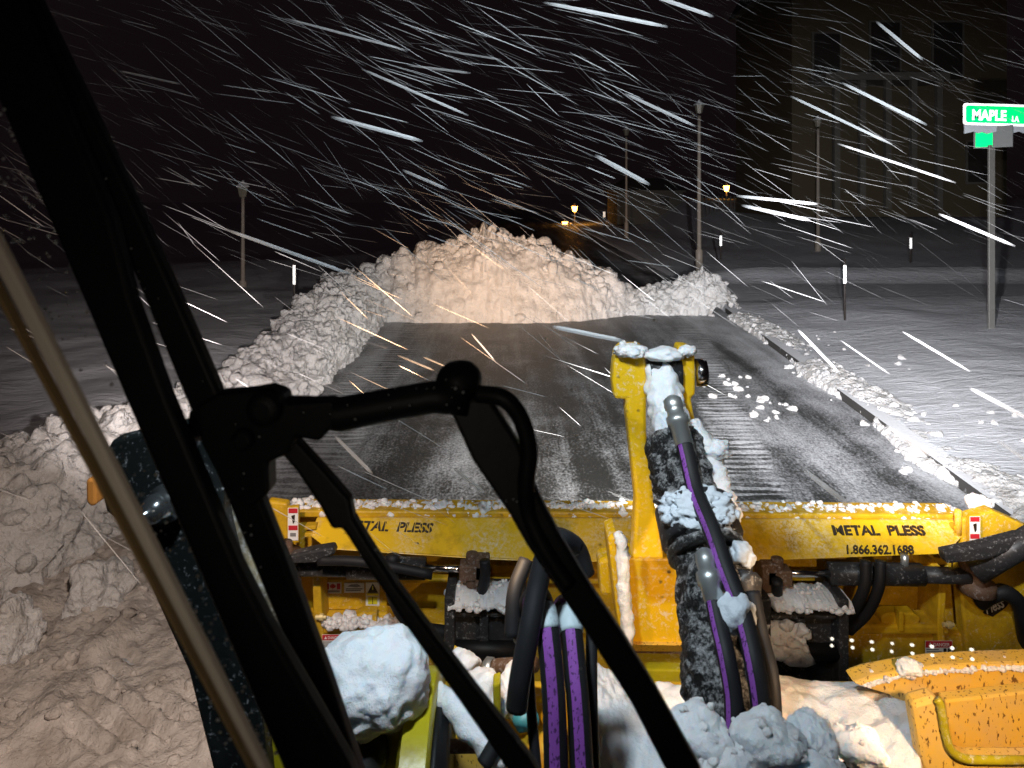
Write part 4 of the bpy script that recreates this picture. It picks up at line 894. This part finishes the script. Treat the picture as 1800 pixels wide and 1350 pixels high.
# ------------------------------------------------------------------ falling snow
mb = MB(); r4 = random.Random(21); eye = Vector((0, 0, EYE))
fade = []
def streak(c, v, L, wd, op=1.0):
    v = v.normalized(); q = (eye-c).normalized(); s1 = v.cross(q).normalized()*wd/2; s2 = v.cross(s1).normalized()*wd/2
    vs = []
    for t, k, a in ((-.5, .5, .0), (-.38, .9, .8), (-.1, 1, 1), (.38, .9, .9), (.5, .5, .1)):
        e = c+v*L*t; vs += [e+s1*k, e+s2*k, e-s1*k, e-s2*k]; fade.extend([a*op]*4)
    mb.add(vs, [(4*i+j, 4*i+(j+1) % 4, 4*i+4+(j+1) % 4, 4*i+4+j) for i in range(4) for j in range(4)])
def vel(steep=False):
    if steep: return Vector((r4.gauss(.95, .12), r4.gauss(-.10, .10), -r4.uniform(.5, .95)))
    return Vector((r4.gauss(1.0, .10), r4.gauss(-.18, .10), -abs(r4.gauss(.34, .10))))
n = 0
while n < 2700:
    px, py = r4.uniform(-250, 2050), r4.uniform(-150, 1000)
    if py > 420 and r4.random() < .66: continue
    if px < 560 and r4.random() < .35: continue
    Y = 2.6*math.exp(r4.random()*2.5); c = P(px, py, Y)
    if c.z < .25 or (py > 560 and Y > 5): continue
    if px > 1150 and Y < 4.5 + (px-1150)*.003: continue
    steep = r4.random() < .40; v = vel(steep)
    streak(c, v, r4.uniform(.12, .42)*(.5+.18*Y), (.0022 if steep else .0030)*r4.uniform(.6, 1.5), r4.uniform(.35, 1)); n += 1
for (x0, y0, x1, y1, wpx, Y) in ((508, 34, 706, 86, 6, 2.2), (588, 207, 735, 246, 11, 1.7), (642, 124, 814, 199, 7, 2.0), (404, 406, 606, 478, 9, 1.9), (964, 6, 1163, 45, 10, 1.8), (1140, -10, 1248, 27, 10, 1.8), (1102, 166, 1216, 219, 8, 2.1), (1050, 275, 1137, 322, 12, 2.0),
        (710, 300, 782, 331, 8, 2.2), (720, 115, 822, 128, 6, 2.4), (775, 88, 876, 104, 5, 2.6), (1485, 148, 1622, 216, 8, 2.2), (1300, 345, 1430, 358, 8, 2.4), (1308, 362, 1418, 386, 9, 2.3), (1543, 40, 1618, 102, 8, 2.1), (1396, 172, 1560, 250, 7, 2.4), (1480, 255, 1670, 318, 6, 2.6), (1655, 378, 1778, 430, 8, 2.3),
        (975, 575, 1090, 598, 12, 2.2), (1708, 684, 1812, 738, 11, 4.4), (1412, 825, 1502, 896, 13, 3.6), (590, 768, 652, 830, 9, 4.2), (1560, 750, 1632, 800, 10, 4.4), (800, 825, 850, 865, 9, 4.0), (1405, 582, 1470, 650, 7, 5), (1590, 585, 1700, 650, 6, 5), (1480, 600, 1560, 655, 4, 5.5), (700, 625, 760, 650, 5, 6), (745, 628, 785, 645, 4, 6), (830, 588, 868, 632, 4, 6), (212, 125, 314, 147, 5, 2.2), (1755, 775, 1812, 815, 9, 4.4), (640, 600, 680, 612, 6, 7)):
    if y0 < 420: Y *= 1.6 if x0 < 1250 else 2.0
    a = P(x0, y0, Y); b = P(x1, y1, Y*.93); streak((a+b)/2, b-a, (b-a).length*1.1, S(wpx, Y)*.66, 1.6 if x0 < 1250 else .8)
fs = tag(mb.build('falling_snow', FLAKE, None, False, fix=False), kind='stuff')
at = fs.data.attributes.new('fade', 'FLOAT', 'POINT'); at.data.foreach_set('value', fade)
